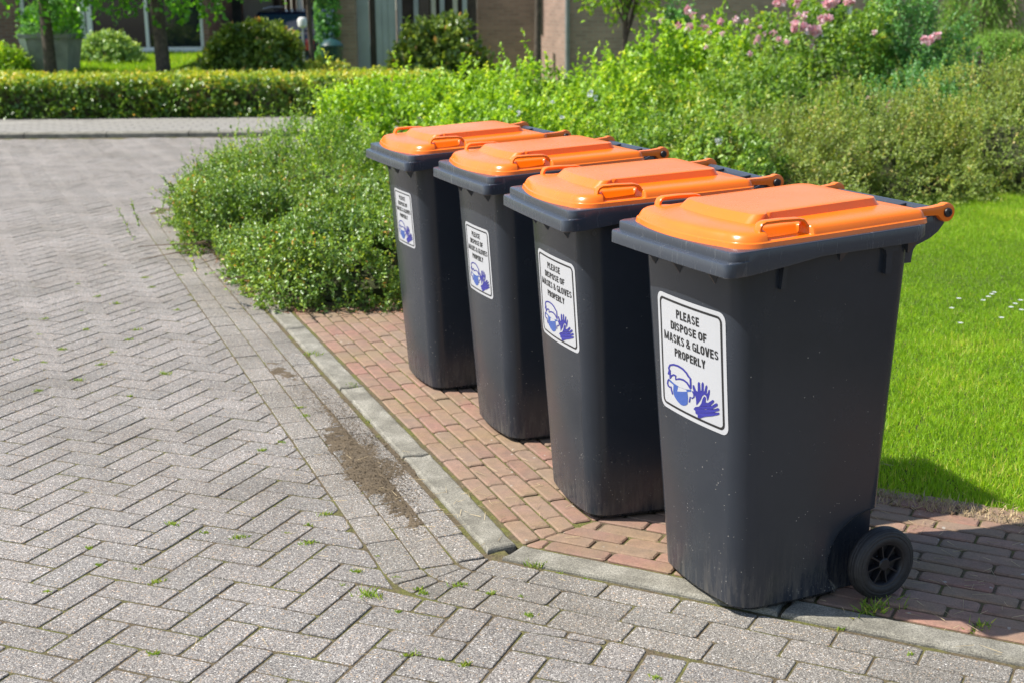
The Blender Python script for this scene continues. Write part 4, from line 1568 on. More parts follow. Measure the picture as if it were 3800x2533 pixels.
def shrub(name, label, cx, cy, rx, ry, h, mat, ntw, k, tl, ll, lw, seed, group=None, cat='shrub', upb=0.5, sq=2.4, lump=0.30, shoots=0, depth=0.35, twig_every=1, clipf=None, front=True, spread=0.8, droop=0.0, rad=0.0016):
    r = np.random.default_rng(seed)
    rx, ry, h = rx - tl * .45, ry - tl * .45, h - tl * .75
    p, nr = dome_points(r, ntw, 0, 0, rx, ry, h, seed, lump=lump, depth=depth, sq=sq)
    if front:                                   # thinner where it turns away behind itself
        keep = (nr[:, 1] < 0.35) | (nr[:, 2] > 0.45) | (r.random(len(p)) < 0.35)
        p, nr = p[keep], nr[keep]
    p[:, 2] = np.maximum(p[:, 2], 0.012)
    W = p + np.array([cx, cy, 0])
    inside = np.zeros(len(p), bool)
    for (sx, sy, srx, sry, sh) in SHRUBS:       # nothing grows deep inside a neighbour
        q_ = ((W[:, 0] - sx) / srx) ** 2 + ((W[:, 1] - sy) / sry) ** 2 + (W[:, 2] / sh) ** 2
        inside |= q_ < 0.5
    if clipf is not None: inside |= ~clipf(W)
    p, nr = p[~inside], nr[~inside]
    SHRUBS.append((cx, cy, rx, ry, h))
    root = empty(name, (cx, cy, -0.012))
    tag(root, label, cat, group)
    b, d, n, L, w, t, ta, tb = twigs(r, p, nr, k, tl, ll, lw, upb, droop, spread)
    if shoots:                                  # long shoots that stand out of the outline
        ps, ns = dome_points(r, shoots, 0, 0, rx, ry, h, seed, zlo=0.15, lump=lump, depth=0.05, sq=sq)
        b2, d2_, n2_, L2, w2, t2, sa, sb = twigs(r, ps, ns, k * 3, tl * 2.6, ll * .9, lw * .9, upb + .35, droop, spread)
        b, d, n = np.concatenate([b, b2]), np.concatenate([d, d2_]), np.concatenate([n, n2_])
        L, w, t = np.concatenate([L, L2]), np.concatenate([w, w2]), np.concatenate([t, np.clip(t2 + .12, 0, 1)])
        ta, tb = np.concatenate([ta[::twig_every], sa]), np.concatenate([tb[::twig_every], sb])
    else:
        ta, tb = ta[::twig_every], tb[::twig_every]
    ok = b[:, 2] > 0.004
    link('foliage', leaf_mesh('foliage', b[ok], d[ok], n[ok], L[ok], w[ok], mat, t[ok]), root)
    # branches: twigs plus limbs fanning out from the base
    nb = max(30, int(60 * rx * ry))
    pe, ne = dome_points(r, nb, 0, 0, rx * .9, ry * .9, h * .9, seed, zlo=0.05, lump=lump, depth=0.2, sq=sq)
    base = np.stack([pe[:, 0] * .25, pe[:, 1] * .25, np.zeros(nb)], 1)
    md = (base + pe) / 2 + np.array([0, 0, .12 * h])
    A_ = np.concatenate([base, md, ta]); B_ = np.concatenate([md, pe, tb])
    rr = np.concatenate([np.full(nb, .007), np.full(nb, .0045), np.full(len(ta), rad)])[:, None]
    tag(link('branches', stick_mesh('branches', A_, B_, rr, M['twig']), root), kind='stuff')
    # dark solid core, added in the middle to keep daylight from passing through
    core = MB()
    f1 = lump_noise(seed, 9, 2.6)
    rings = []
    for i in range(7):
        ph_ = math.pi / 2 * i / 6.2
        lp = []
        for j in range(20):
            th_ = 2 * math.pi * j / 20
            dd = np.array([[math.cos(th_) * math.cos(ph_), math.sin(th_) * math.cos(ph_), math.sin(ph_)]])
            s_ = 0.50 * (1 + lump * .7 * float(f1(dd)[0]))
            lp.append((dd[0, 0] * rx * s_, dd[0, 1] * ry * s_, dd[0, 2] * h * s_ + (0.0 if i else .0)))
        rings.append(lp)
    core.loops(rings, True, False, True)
    core.build('light_block_core', M['inner'], root, True)
    return root


M['inner'] = m_soil('light_block_core_dark', (0.035, 0.045, 0.015), (0.09, 0.10, 0.035))  # dark colour of the solid cores added inside shrubs and hedges


def bed(W):   # the shrubs keep off the gutter and the brick stand
    v = W[:, :2] @ n1
    lump_ = lump_noise(91, 10, 7)(W * np.array([1, 1, 0])) * .05
    return (v > LB + 0.10 + lump_ + np.clip((7.9 - W[:, 1]) * .16, 0, .12)) & ((W[:, 1] + 0.02 * W[:, 0]) > 6.83 + lump_ * .6)


COT = 'low glossy cotoneaster shrubs by the gutter'
shrub('cotoneaster', 'low glossy dark green shrub spilling onto the bricks beside the farthest bin', -0.78, 7.75, 0.95, 0.98, 0.50, M['cot'], 11500, 8, .10, .027, .017, 101, COT, shoots=70, twig_every=2, clipf=bed, sq=3.0)
shrub('cotoneaster', 'low dark green shrub creeping over the gutter pavers in the middle of the bed edge', -1.45, 8.7, 0.88, 1.05, 0.52, M['cot'], 9500, 8, .10, .027, .017, 102, COT, shoots=60, twig_every=2, clipf=bed, sq=2.8)
shrub('cotoneaster', 'low green shrub at the far left tip of the bed beside the road', -1.92, 9.7, 0.62, 0.85, 0.45, M['cot'], 5200, 8, .10, .027, .017, 103, COT, shoots=50, twig_every=2, clipf=bed, sq=2.6)
shrub('cotoneaster', 'rounded dark green shrub right behind the two farthest bins', 0.05, 8.5, 1.0, 1.0, 0.60, M['cot'], 5500, 8, .11, .029, .018, 104, COT, shoots=60, twig_every=3)
shrub('cotoneaster', 'wiry green shrub with upright shoots behind the left end of the bed', -1.35, 10.1, 1.0, 0.9, 0.66, M['mid'], 4300, 8, .11, .025, .015, 105, COT, shoots=90, twig_every=3)
shrub('leafy_shrub', 'bright yellow green shrub rising at the back left of the bed', -0.90, 12.1, 0.95, 0.9, 0.80, M['bright'], 2900, 8, .13, .055, .033, 111, 'bright green shrubs behind the bins', shoots=60, twig_every=3)
shrub('leafy_shrub', 'bright green shrub between the wiry left shrub and the lids of the farthest bins', -0.15, 10.5, 0.95, 0.85, 0.76, M['bright'], 3000, 8, .12, .048, .029, 112, 'bright green shrubs behind the bins', shoots=70, twig_every=3)
shrub('leafy_shrub', 'loose light green shrub in front of the shaded brick wall', 0.45, 12.3, 1.1, 0.95, 0.90, M['bright'], 2900, 8, .13, .052, .030, 113, 'bright green shrubs behind the bins', shoots=90, twig_every=3)
shrub('leafy_shrub', 'mid green shrub with scattered white blooms behind the second bin', 0.95, 10.2, 1.0, 0.95, 0.72, M['mid'], 3300, 8, .12, .044, .026, 114, 'bright green shrubs behind the bins', shoots=80, twig_every=3)
shrub('leafy_shrub', 'tall yellow green shrub left of the pink roses', 1.95, 13.6, 0.95, 0.95, 1.24, M['bright'], 2600, 8, .15, .065, .038, 115, 'bright green shrubs behind the bins', shoots=70, twig_every=3)
shrub('leafy_shrub', 'mid green arching shrub in front of the pink roses', 2.35, 12.1, 1.05, 0.9, 0.95, M['mid'], 3000, 8, .14, .052, .027, 116, 'bright green shrubs behind the bins', shoots=110, twig_every=3)
rose = shrub('rose_bush', 'tall rose bush carrying clusters of pink roses in front of the window', 3.15, 14.1, 1.25, 0.95, 1.36, M['mid'], 3300, 8, .16, .058, .038, 117, None, shoots=60, twig_every=3, cat='rose bush')
shrub('leafy_shrub', 'tall blue green feathery shrub right of the pink roses', 4.1, 14.0, 0.55, 0.6, 1.75, M['blue_green'], 2600, 10, .2, .050, .018, 118, None, shoots=60, twig_every=3, upb=0.9)
shrub('leafy_shrub', 'deep green low shrub below the feathery shrub', 3.75, 12.9, 0.8, 0.75, 0.88, M['blue_green'], 2300, 8, .14, .040, .018, 119, None, shoots=40, twig_every=3)
OL = 'pale olive shrubs behind the lawn'
shrub('olive_shrub', 'pale olive fine leaved shrub behind the lid of the nearest bin', 1.95, 10.6, 0.95, 0.8, 0.70, M['olive'], 4600, 8, .11, .026, .014, 121, OL, shoots=120, twig_every=2)
shrub('olive_shrub', 'pale olive fine leaved shrub where lawn meets bed, above the nearest bin hinge', 3.05, 11.25, 1.05, 0.88, 0.80, M['olive'], 5200, 8, .11, .027, .014, 122, OL, shoots=130, twig_every=2)
shrub('olive_shrub', 'large olive green shrub at the right edge behind the lawn', 4.35, 11.7, 1.15, 0.98, 0.88, M['olive'], 5600, 8, .12, .028, .015, 123, OL, shoots=130, twig_every=2)


# ---- blooms
def bloom(name, c, rad, mat, parent, r, n=26):
    d = unit(r.normal(size=(n, 3)) + np.array([0, -.3, .35]))
    b = c + d * rad * r.uniform(.1, .55, (n, 1))
    me = leaf_mesh(name, b, unit(d + r.normal(size=(n, 3)) * .5), d, rad * r.uniform(.7, 1.1, n), rad * .9, mat, r.uniform(0, 1, n), .3)
    o = link(name, me, parent)
    o.location = -Vector(parent.location)
    return o


rr_ = np.random.default_rng(66)


def lone_pink(c, rad):
    fl = empty('pink_bloom', c)
    tag(fl, 'small pink bloom among the low shrubs right of the rose bush', 'flower', 'pink blooms in the low shrubs')
    bloom('petals', c, rad, M['pink'], fl, rr_, 14)


for (x, y, dist, rad) in ((1520, 48, 13.5, .035), (1584, 62, 13.3, .05), (1580, 24, 13.6, .05), (1655, 50, 13.4, .045), (1690, 46, 13.4, .04), (1738, 96, 13.2, .035), (1742, 86, 13.2, .03), (1788, 92, 13.2, .04), (1806, 98, 13.2, .04), (1828, 60, 13.25, .07), (1850, 66, 13.25, .075),
                          (1872, 72, 13.25, .07), (1893, 44, 13.3, .06), (1905, 42, 13.3, .05), (1830, 8, 13.5, .06), (1795, 4, 13.5, .06), (1900, 12, 13.5, .07), (1915, 6, 13.5, .06), (1952, 4, 13.5, .06), (1845, 40, 13.4, .04), (2045, 238, 11.9, .045), (2052, 260, 11.9, .04), (2040, 252, 11.9, .035), (1994, 226, 12.0, .03), (2008, 224, 12.0, .025), (2136, 92, 13.3, .06), (2152, 84, 13.3, .05), (1630, 76, 13.4, .03)):
    if dist < 13:
        lone_pink(np.array(dsp(x, y, dist - .28)), rad * .7)
        continue
    bloom('rose', np.array(dsp(x, y, dist - .28)), rad * .78, M['pink'], rose, rr_)
    if rad > .055:
        bloom('rose', np.array(dsp(x + random.uniform(-14, 14), y + random.uniform(-10, 10), dist - .25)), rad * .6, M['pink'], rose, rr_)
for k in range(18):
    x = random.uniform(1540, 2010); y = 30 + abs(random.gauss(0, 40))
    bloom('rose', np.array(dsp(x, y, 12.95)), random.uniform(.016, .034), M['pink'], rose, rr_, 14)
for (x, y, dist, rad) in ((1190, 262, 10.0, .022), (1172, 248, 10.1, .018), (1652, 326, 9.8, .03), (1268, 236, 10.5, .018), (1355, 216, 10.8, .03), (1368, 225, 10.8, .022), (1080, 312, 9.3, .015), (1290, 270, 9.9, .018)):
    fl = empty('white_bloom', np.array(dsp(x, y, dist)))
    tag(fl, 'small white bloom among the leaves of the shrub bed', 'flower', 'white blooms in the shrubs')
    bloom('petals', np.array(dsp(x, y, dist)), rad, M['whitepetal'], fl, rr_, 12)
# daisies in the lawn
for (x, y) in ((2258, 690), (2278, 676), (2284, 672), (2270, 682), (2332, 698), (2322, 706), (2346, 712), (2202, 686), (2186, 708), (2206, 742), (2300, 730), (2344, 690)):
    gx, gy = gnd(x * 1.61565, y * 1.61565, 0.045)
    fl = empty('daisy', (gx, gy, -0.012))
    tag(fl, 'tiny white daisy standing in the lawn right of the nearest bin', 'flower', 'daisies in the lawn')
    n = 11
    an = np.arange(n) * 6.2832 / n
    d = np.stack([np.cos(an), np.sin(an), np.full(n, .25)], 1)
    link('petals', leaf_mesh('petals', np.tile([0, 0, .056], (n, 1)) + d * .002, d, np.tile([0, 0, 1.], (n, 1)), .013, .006, M['whitepetal'], rr_.random(n)), fl)
    link('stem', stick_mesh('stem', np.array([[0, 0, 0.]]), np.array([[0, 0, .056]]), .0012, M['weed']), fl)


# ---- weeds in the joints
def tuft(px, py, size, label=None, grp='weeds in the joints of the street'):
    gx, gy = gnd(px, py, 0.0)
    r = rr_
    n = int(22 + size * 480)
    c1 = np.clip(r.normal(0, size * .33, (n, 2)), -size * .8, size * .8) * np.array([1.0, 0.45])
    base = np.concatenate([c1, np.full((n, 1), -0.004)], 1)
    th = r.uniform(0, 6.283, n)
    ln = r.uniform(.2, 1.6, n)
    d = unit(np.stack([np.cos(th) * ln, np.sin(th) * ln, np.ones(n)], 1))
    nr = unit(np.stack([np.cos(th + 1.5), np.sin(th + 1.5), .4 * np.ones(n)], 1) + r.normal(size=(n, 3)) * .4)
    me = leaf_mesh('grass_tuft', base, d, nr, size * .5 * r.uniform(.5, 1.3, n), 0.0028 + size * .02, M['weed'], np.clip(r.normal(.5, .25, n), 0, 1), .2)
    o = link('grass_tuft', me, None, (gx, gy, 0.001))
    o.rotation_euler = (0, 0, R(-20 if random.random() < .5 else 25))
    tag(o, label or 'small green weed tuft growing in a joint of the grey street pavers', 'weed', grp)
    return o


def c1_(x, y): return (x * .4037, 1900 + y * .4037)
def c2_(x, y): return (900 + x * .4037, 1900 + y * .4037)
def c3_(x, y): return (1800 + x * .4037, 1950 + y * .4037)
def c5_(x, y): return (3100 + x * .4037, 1900 + y * .4037)
def cf_(x, y): return (x * .5102, 700 + y * .5102)
def cm_(x, y): return (950 + x * .3827, 1100 + y * .3827)


tuft(*c2_(1190, 770), .062, 'largest weed tuft among the grey pavers left of the kerb corner', None)
tuft(*c3_(470, 370), .045, 'weed tuft at the left end of the near kerb', None)
tuft(*c5_(350, 930), .095, 'big green grass tuft below the wheel of the nearest bin', None)
tuft(*c5_(1330, 1080), .06, 'yellowish grass tuft on the kerb near the right edge', None)
tuft(*cm_(550, 580), .07, 'grass tuft between kerb and edge pavers, nearest the shrubs', None)
tuft(*cm_(950, 880), .05, 'strip of weeds across the joint between two kerb stones', None)
for fn, pts, s in ((c2_, ((1240, 405), (1410, 595), (610, 115), (410, 185), (615, 285), (1985, 670), (1665, 745), (1435, 910), (930, 670), (1045, 545), (1830, 1345), (1540, 1305), (2050, 1400), (760, 20), (1620, 700)), .034),
                   (c1_, ((1880, 185), (820, 325), (1260, 520), (910, 485), (1600, 112), (2200, 232), (1420, 1298), (440, 730), (1440, 640)), .036),
                   (c3_, ((410, 825), (680, 435), (1570, 1392), (920, 485), (330, 650), (60, 620)), .032), (c5_, ((60, 1065), (690, 1305)), .035),
                   (cf_, ((565, 695), (1060, 650), (1110, 720), (715, 785), (590, 890), (330, 950), (970, 890), (625, 1027), (945, 1100), (820, 1190), (1000, 1030), (110, 1245), (730, 1280), (570, 1390), (275, 1470), (945, 1505), (1200, 1345), (1310, 632), (285, 1060), (765, 560), (850, 840), (1285, 885), (450, 1170), (320, 1265)), .040),
                   (cm_, ((1010, 610), (1325, 600), (250, 1410), (60, 1490), (430, 1075), (1105, 1215), (480, 1155), (1180, 335), (600, 275)), .034)):
    for (x, y) in pts:
        tuft(*fn(x, y), s * random.uniform(.45, 1.05))

# loose straw and dry leaves lying about
r = np.random.default_rng(12)
n = 260
qx = np.concatenate([r.uniform(-1.0, 1.4, 120), r.uniform(1.0, 1.6, 90), r.normal(-.15, .12, 50)])
qy = np.concatenate([r.uniform(2.95, 4.6, 120), r.uniform(3.1, 4.1, 90), r.normal(4.0, .25, 50)])
th = r.uniform(0, 6.28, n)
b_ = np.stack([qx, qy, np.full(n, .016)], 1)
d_ = np.stack([np.cos(th), np.sin(th), r.normal(0, .06, n)], 1)
so = link('loose_straw', stick_mesh('loose_straw', b_, b_ + d_ * r.uniform(.015, .06, (n, 1)), .0009, M['straw']))
tag(so, 'dry straw scattered over pavers and bricks', 'straw', kind='stuff')
n = 420
t_ = r.uniform(0, 1, n)
lx = -2.35 + 1.15 * t_ + r.normal(0, .07, n); ly = 9.6 - 2.7 * t_ + r.normal(0, .05, n)
m0 = n // 3
lx[:m0] = r.uniform(-1.2, -.3, m0); ly[:m0] = 6.83 + r.normal(0, .035, m0)
b_ = np.stack([lx, ly, np.full(n, .014)], 1)
th = r.uniform(0, 6.28, n)
d_ = np.stack([np.cos(th), np.sin(th), r.normal(0, .2, n)], 1)
do = link('dry_leaves', leaf_mesh('dry_leaves', b_, d_, np.tile([0, 0, 1.], (n, 1)) + r.normal(size=(n, 3)) * .3, .022, .012, M['dryleaf'], r.random(n)))
tag(do, 'brown dry leaves fallen along the edge of the shrub bed', 'dry leaves', kind='stuff')


# ---- clipped hedge beyond the footway
def hedge(name, label, x0, x1, y0, y1, h, mat, mat_top, dens, ll, lw, seed, cat='hedge'):
    r = np.random.default_rng(seed)
    root = empty(name, ((x0 + x1) / 2, (y0 + y1) / 2, 0.02)); tag(root, label, cat)
    cx_, cy_ = (x0 + x1) / 2, (y0 + y1) / 2
    def facep(n, which):
        if which == 'front': p = np.stack([r.uniform(x0, x1, n), np.full(n, y0), r.uniform(0, h, n)], 1); nn = np.array([0, -1., 0])
        elif which == 'top': p = np.stack([r.uniform(x0, x1, n), r.uniform(y0, y1, n), np.full(n, h)], 1); nn = np.array([0, 0, 1.])
        elif which == 'right': p = np.stack([np.full(n, x1), r.uniform(y0, y1, n), r.uniform(0, h, n)], 1); nn = np.array([1., 0, 0])
        else: p = np.stack([np.full(n, x0), r.uniform(y0, y1, n), r.uniform(0, h, n)], 1); nn = np.array([-1., 0, 0])
        nn = np.tile(nn, (n, 1))
        p = p - nn * (r.random(n) ** 1.7 * .16)[:, None] + nn * (lump_noise(seed, 10, 5)(p) * .025)[:, None]
        return p, nn
    sets = [facep(int(dens * (x1 - x0) * h), 'front'), facep(int(dens * .4 * (y1 - y0) * h), 'right'), facep(int(dens * .4 * (y1 - y0) * h), 'left')]
    p = np.concatenate([s[0] for s in sets]); nn = np.concatenate([s[1] for s in sets])
    p[:, 0] -= cx_; p[:, 1] -= cy_
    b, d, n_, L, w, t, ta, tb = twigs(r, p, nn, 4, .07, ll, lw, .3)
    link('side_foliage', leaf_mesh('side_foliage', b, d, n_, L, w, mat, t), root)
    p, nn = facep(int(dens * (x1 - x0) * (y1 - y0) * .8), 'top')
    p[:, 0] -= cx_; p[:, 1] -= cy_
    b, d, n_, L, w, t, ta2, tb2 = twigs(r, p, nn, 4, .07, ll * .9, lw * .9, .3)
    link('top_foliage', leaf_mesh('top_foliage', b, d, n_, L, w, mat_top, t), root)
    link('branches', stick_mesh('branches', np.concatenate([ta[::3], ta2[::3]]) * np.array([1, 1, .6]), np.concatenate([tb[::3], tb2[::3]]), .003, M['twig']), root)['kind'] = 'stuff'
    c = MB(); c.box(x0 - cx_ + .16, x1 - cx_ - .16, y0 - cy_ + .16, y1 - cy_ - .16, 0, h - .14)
    c.build('light_block_core', M['inner'], root)  # dark solid box added so that no light shows through the hedge
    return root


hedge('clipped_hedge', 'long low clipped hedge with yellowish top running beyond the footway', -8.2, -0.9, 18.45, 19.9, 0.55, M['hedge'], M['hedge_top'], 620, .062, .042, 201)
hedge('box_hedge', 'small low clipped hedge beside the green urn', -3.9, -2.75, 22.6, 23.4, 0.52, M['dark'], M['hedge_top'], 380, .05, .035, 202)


# ---- bushes and trees in the garden across the street
def garden_shrub(name, label, x, y0, y1, half, dist, mat, seed, ll=.07, lw=.045, ntw=900, k=7, sq=2.3, cat='shrub', zbase=0.02, lump=.16, group=None):
    """x, y0, y1, half given in the 2352 px view: centre, top and lowest visible row, half width"""
    c = dsp(x, y0, dist)
    rx = half * 1.61565 / FPX * dist
    o = shrub(name, label, c.x, dist, rx, rx * .8, c.z - zbase, mat, ntw, k, .14, ll, lw, seed, group, cat=cat, sq=sq, lump=lump, twig_every=3, rad=.004)
    o.location.z = zbase
    return o


garden_shrub('viburnum', 'grey green leafy shrub below the left house window', 243, 76, 130, 82, 24.5, M['pale'], 301, zbase=gz(24.5))
garden_shrub('rhododendron', 'big dark evergreen bush in front of the parked car', 572, 56, 150, 118, 21.8, M['dark'], 302, .10, .055, 1700, zbase=gz(21.8))
garden_shrub('rhododendron', 'dark evergreen bush in front of the grey doors', 1003, 30, 140, 118, 21.6, M['dark'], 303, .10, .055, 1700)
garden_shrub('leafy_shrub', 'small yellow green shrub at the left edge above the hedge', 5, 105, 160, 55, 21.5, M['bright'], 304, .06, .035, 500, zbase=gz(21.5))
garden_shrub('flowering_shrub', 'low yellowish shrub right of the dark evergreen bush', 735, 118, 150, 55, 21.4, M['hedge_top'], 305, .05, .03, 500)
garden_shrub('clipped_dome', 'smooth clipped green dome at the upper right', 2310, 64, 180, 125, 17.0, M['conifer'], 306, .024, .012, 11000, 8, sq=2.6, cat='topiary', lump=.05)
garden_shrub('juniper', 'dark green juniper between roses and clipped dome', 2150, 118, 190, 48, 15.8, M['blue_green'], 307, .05, .018, 1500, 8)
garden_shrub('purple_shrub', 'dull brown purple shrub in front of the clipped dome', 2235, 128, 180, 40, 15.4, M['purple'], 308, .05, .03, 500)
garden_shrub('ivy_bush', 'dark ivy mound against the wall left of the roses', 1560, 4, 90, 45, 20.0, M['blue_green'], 309, .06, .05, 1100, 7, cat='ivy')


def tree(name, label, base, trunk_r, lean, crown, leafn, seed, ll, lw, mat, hgt=3.6, group=None, hang=None):
    """tapered trunk with limbs; crown = (cx, cy, cz, rx, ry, rz) relative to the base"""
    r = np.random.default_rng(seed)
    root = empty(name, base); tag(root, label, 'tree', group)
    tb = MB()
    pts = [(lean[0] * t ** 1.3, lean[1] * t, hgt * .72 * t) for t in np.linspace(0, 1, 7)]
    tb.tube(pts, [trunk_r * (1.15 - .5 * t) for t in np.linspace(0, 1, 7)], 12)
    tb.build('trunk', M['bark'], root, True, 60)
    cx_, cy_, cz_, rx, ry, rz = crown
    limbs = MB()
    ends = []
    for k in range(15):
        d = unit(r.normal(size=(1, 3)))[0]; d[2] = abs(d[2]) * .6 - .2
        e_ = np.array([cx_ + d[0] * rx * .75, cy_ + d[1] * ry * .75, cz_ + d[2] * rz * .8])
        t = r.uniform(.55, 1.0)
        s_ = np.array([lean[0] * t ** 1.3, lean[1] * t, hgt * .72 * t])
        mdp = (s_ + e_) / 2 + np.array([0, 0, .15])
        limbs.tube([s_, mdp, e_], [trunk_r * .38, trunk_r * .25, .008], 6)
        ends.append(e_)
    limbs.build('limbs', M['bark'], root, True, 60)
    n = leafn
    d = unit(r.normal(size=(n, 3)))
    f = lump_noise(seed, 10, 4)(d)
    p = np.array([cx_, cy_, cz_]) + d * (r.uniform(.35, 1, n) ** .5 * (1 + .18 * f))[:, None] * np.array([rx, ry, rz])
    hole = lump_noise(seed + 3, 12, 5.5)(p) > -0.25
    p, d = p[hole], d[hole]
    if hang is not None:
        p[:, 2] = np.maximum(p[:, 2], hang(p) if callable(hang) else hang)
    b, dd, nn, L, w, t, ta, tb_ = twigs(r, p, d, 6, .26, ll, lw, -.15, .25, .7)
    link('crown', leaf_mesh('crown', b, dd, nn, L, w, mat, t, .12), root)
    link('twigs', stick_mesh('twigs', ta, tb_, .004, M['bark']), root)['kind'] = 'stuff'
    return root


b1 = dsp(116, 150, 20.9); b2 = dsp(375, 150, 20.6)
tree('garden_tree', 'dark trunked leafy tree in front of the tall planter', (b1.x, 20.9, gz(20.9)), .085, (-.05, 0), (.15, 0, 2.42, 1.75, 1.3, 1.35), 1150, 401, .10, .085, M['tree'], 3.6)
tree('garden_tree', 'dark trunked leafy tree in the middle of the far garden', (b2.x, 20.6, gz(20.6)), .10, (-.08, 0), (.1, 0, 2.40, 1.75, 1.3, 1.38), 1250, 402, .10, .085, M['tree'], 3.2)
b3 = dsp(718, 130, 21.6)
tree('young_tree', 'slim trunked young tree in front of the parked car', (b3.x, 21.6, .02), .045, (-.06, 0), (0, 0, 3.1, .9, .9, .9), 420, 403, .08, .06, M['tree'], 3.4)
b4 = dsp(1436, 110, 19.5)
tree('young_tree', 'small tree with light green crown in front of the shaded wall', (b4.x, 19.5, .02), .045, (0, 0), (0, 0, 2.0, .72, .6, .60), 520, 404, .085, .06, M['bright'], 2.4)
b5 = dsp(1234, 140, 20.5)
tree('young_tree', 'grey thin stemmed tree at the corner of the lit wall', (b5.x, 20.5, .02), .055, (.03, 0), (0, 0, 3.3, .8, .8, .9), 380, 405, .08, .06, M['tree'], 3.6)

# weeping conifer, upper right
r = np.random.default_rng(77)
wc = dsp(2245, 100, 19.0)
root = empty('weeping_conifer', (wc.x, 19.0, .02)); tag(root, 'weeping conifer with hanging green strands behind the clipped dome', 'conifer')
tk = MB(); tk.tube([(0, 0, 0), (.03, 0, 1.2), (0, 0, 2.6)], [.07, .05, .02], 10); tk.build('trunk', M['bark'], root, True, 60)
n = 1500
th = r.uniform(0, 6.283, n); zz = r.uniform(.55, 2.7, n); rad = .62 * (1 - (zz / 3.0) ** 2) * r.uniform(.55, 1.05, n)
p = np.stack([np.cos(th) * rad, np.sin(th) * rad, zz], 1)
nr = np.stack([np.cos(th), np.sin(th), np.zeros(n)], 1)
b, d, nn, L, w, t, ta, tb_ = twigs(r, p, nr * .25 + np.array([0, 0, -1.]), 12, .42, .07, .014, -.3, 0, .35)
link('strands', leaf_mesh('strands', b, d, nn, L, w, M['conifer'], t), root)
link('twigs', stick_mesh('twigs', ta, tb_, .003, M['twig']), root)['kind'] = 'stuff'


# ================================================================== HOUSES, CAR AND GARDEN THINGS ACROSS THE STREET
M['hbrick'] = m_facade('brown_red_brick', (0.22, 0.115, 0.085), (0.20, 0.17, 0.14))
M['hbrick2'] = m_facade('pink_brown_brick', (0.36, 0.235, 0.185), (0.30, 0.25, 0.21))
M['frame'] = m_simple('white_painted_frame', (0.72, 0.72, 0.70), 0.45)
M['bluegrey'] = m_simple('grey_painted_wood', (0.33, 0.345, 0.36), 0.5, nscale=2, namp=0.12)
M['darkwood_and_shade'] = m_simple('dark_wood_and_shade', (0.045, 0.028, 0.022), 0.6, nscale=5, namp=0.4)  # wood of the garage door frame; also painted shade in porch and door gap
M['brownwood'] = m_simple('brown_slat_wood', (0.18, 0.085, 0.045), 0.6, nscale=6, namp=0.3)
M['beige'] = m_simple('beige_door_panel', (0.47, 0.43, 0.36), 0.6, nscale=3, namp=0.08)
M['glass'] = m_glass_dark()
M['curtain'] = m_simple('room_interior', (0.05, 0.055, 0.05), 0.9, nscale=3, namp=0.5)
M['rooftile'] = m_simple('dark_roof_tile', (0.05, 0.045, 0.042), 0.8, nscale=5, namp=0.3)
M['carblue'] = m_simple('dark_blue_car_paint', (0.008, 0.013, 0.032), 0.18, spec=0.8)
M['carglass'] = m_glass_dark('car_glass', (0.02, 0.05, 0.08))
M['plate'] = m_simple('yellow_number_plate', (0.75, 0.45, 0.02), 0.4)
M['redlight'] = m_simple('red_tail_light', (0.45, 0.02, 0.02), 0.2)
M['steel'] = m_simple('galvanised_steel', (0.5, 0.52, 0.54), 0.4, 0.6)
M['urn'] = m_simple('dark_green_metal', (0.012, 0.05, 0.045), 0.35, nscale=6, namp=0.3)
M['zinc'] = m_simple('grey_planter', (0.20, 0.205, 0.20), 0.7, nscale=5, namp=0.25)
M['pot'] = m_simple('planter_sunlit_edge_paint', (0.55, 0.55, 0.56), 0.6, nscale=5, namp=0.15)


def boxpart(name, mat, parent, x0, x1, y0, y1, z0, z1, bev=0.0):
    m_ = MB()
    p = parent.location
    m_.box(x0 - p.x, x1 - p.x, y0 - p.y, y1 - p.y, z0 - p.z, z1 - p.z)
    return m_.build(name, mat, parent)


def xat(x, dist): return dsp(x, 0, dist).x


def window(parent, x0, x1, y, z0, z1, mull=(), sill=True):
    w = boxpart('window', M['glass'], parent, x0, x1, y + .06, y + .075, z0, z1)
    f = 0.075
    p = parent.location
    def sub(name, *a):
        m_ = MB(); m_.box(a[0] - p.x, a[1] - p.x, a[2] - p.y, a[3] - p.y, a[4] - p.z, a[5] - p.z)
        return m_.build(name, M['frame'], w)
    sub('frame', x0, x0 + f, y - .01, y + .059, z0, z1); sub('frame', x1 - f, x1, y - .01, y + .059, z0, z1)
    sub('frame', x0 + f, x1 - f, y - .008, y + .059, z0, z0 + f); sub('frame', x0 + f, x1 - f, y - .008, y + .059, z1 - f, z1)
    for mx, mw in mull: sub('mullion', mx - mw / 2, mx + mw / 2, y - .012, y + .059, z0 + f, z1 - f)
    if sill: sub('sill', x0 - .05, x1 + .05, y - .09, y - .012, z0 - .07, z0 - .002)
    return w


HY = 27.0
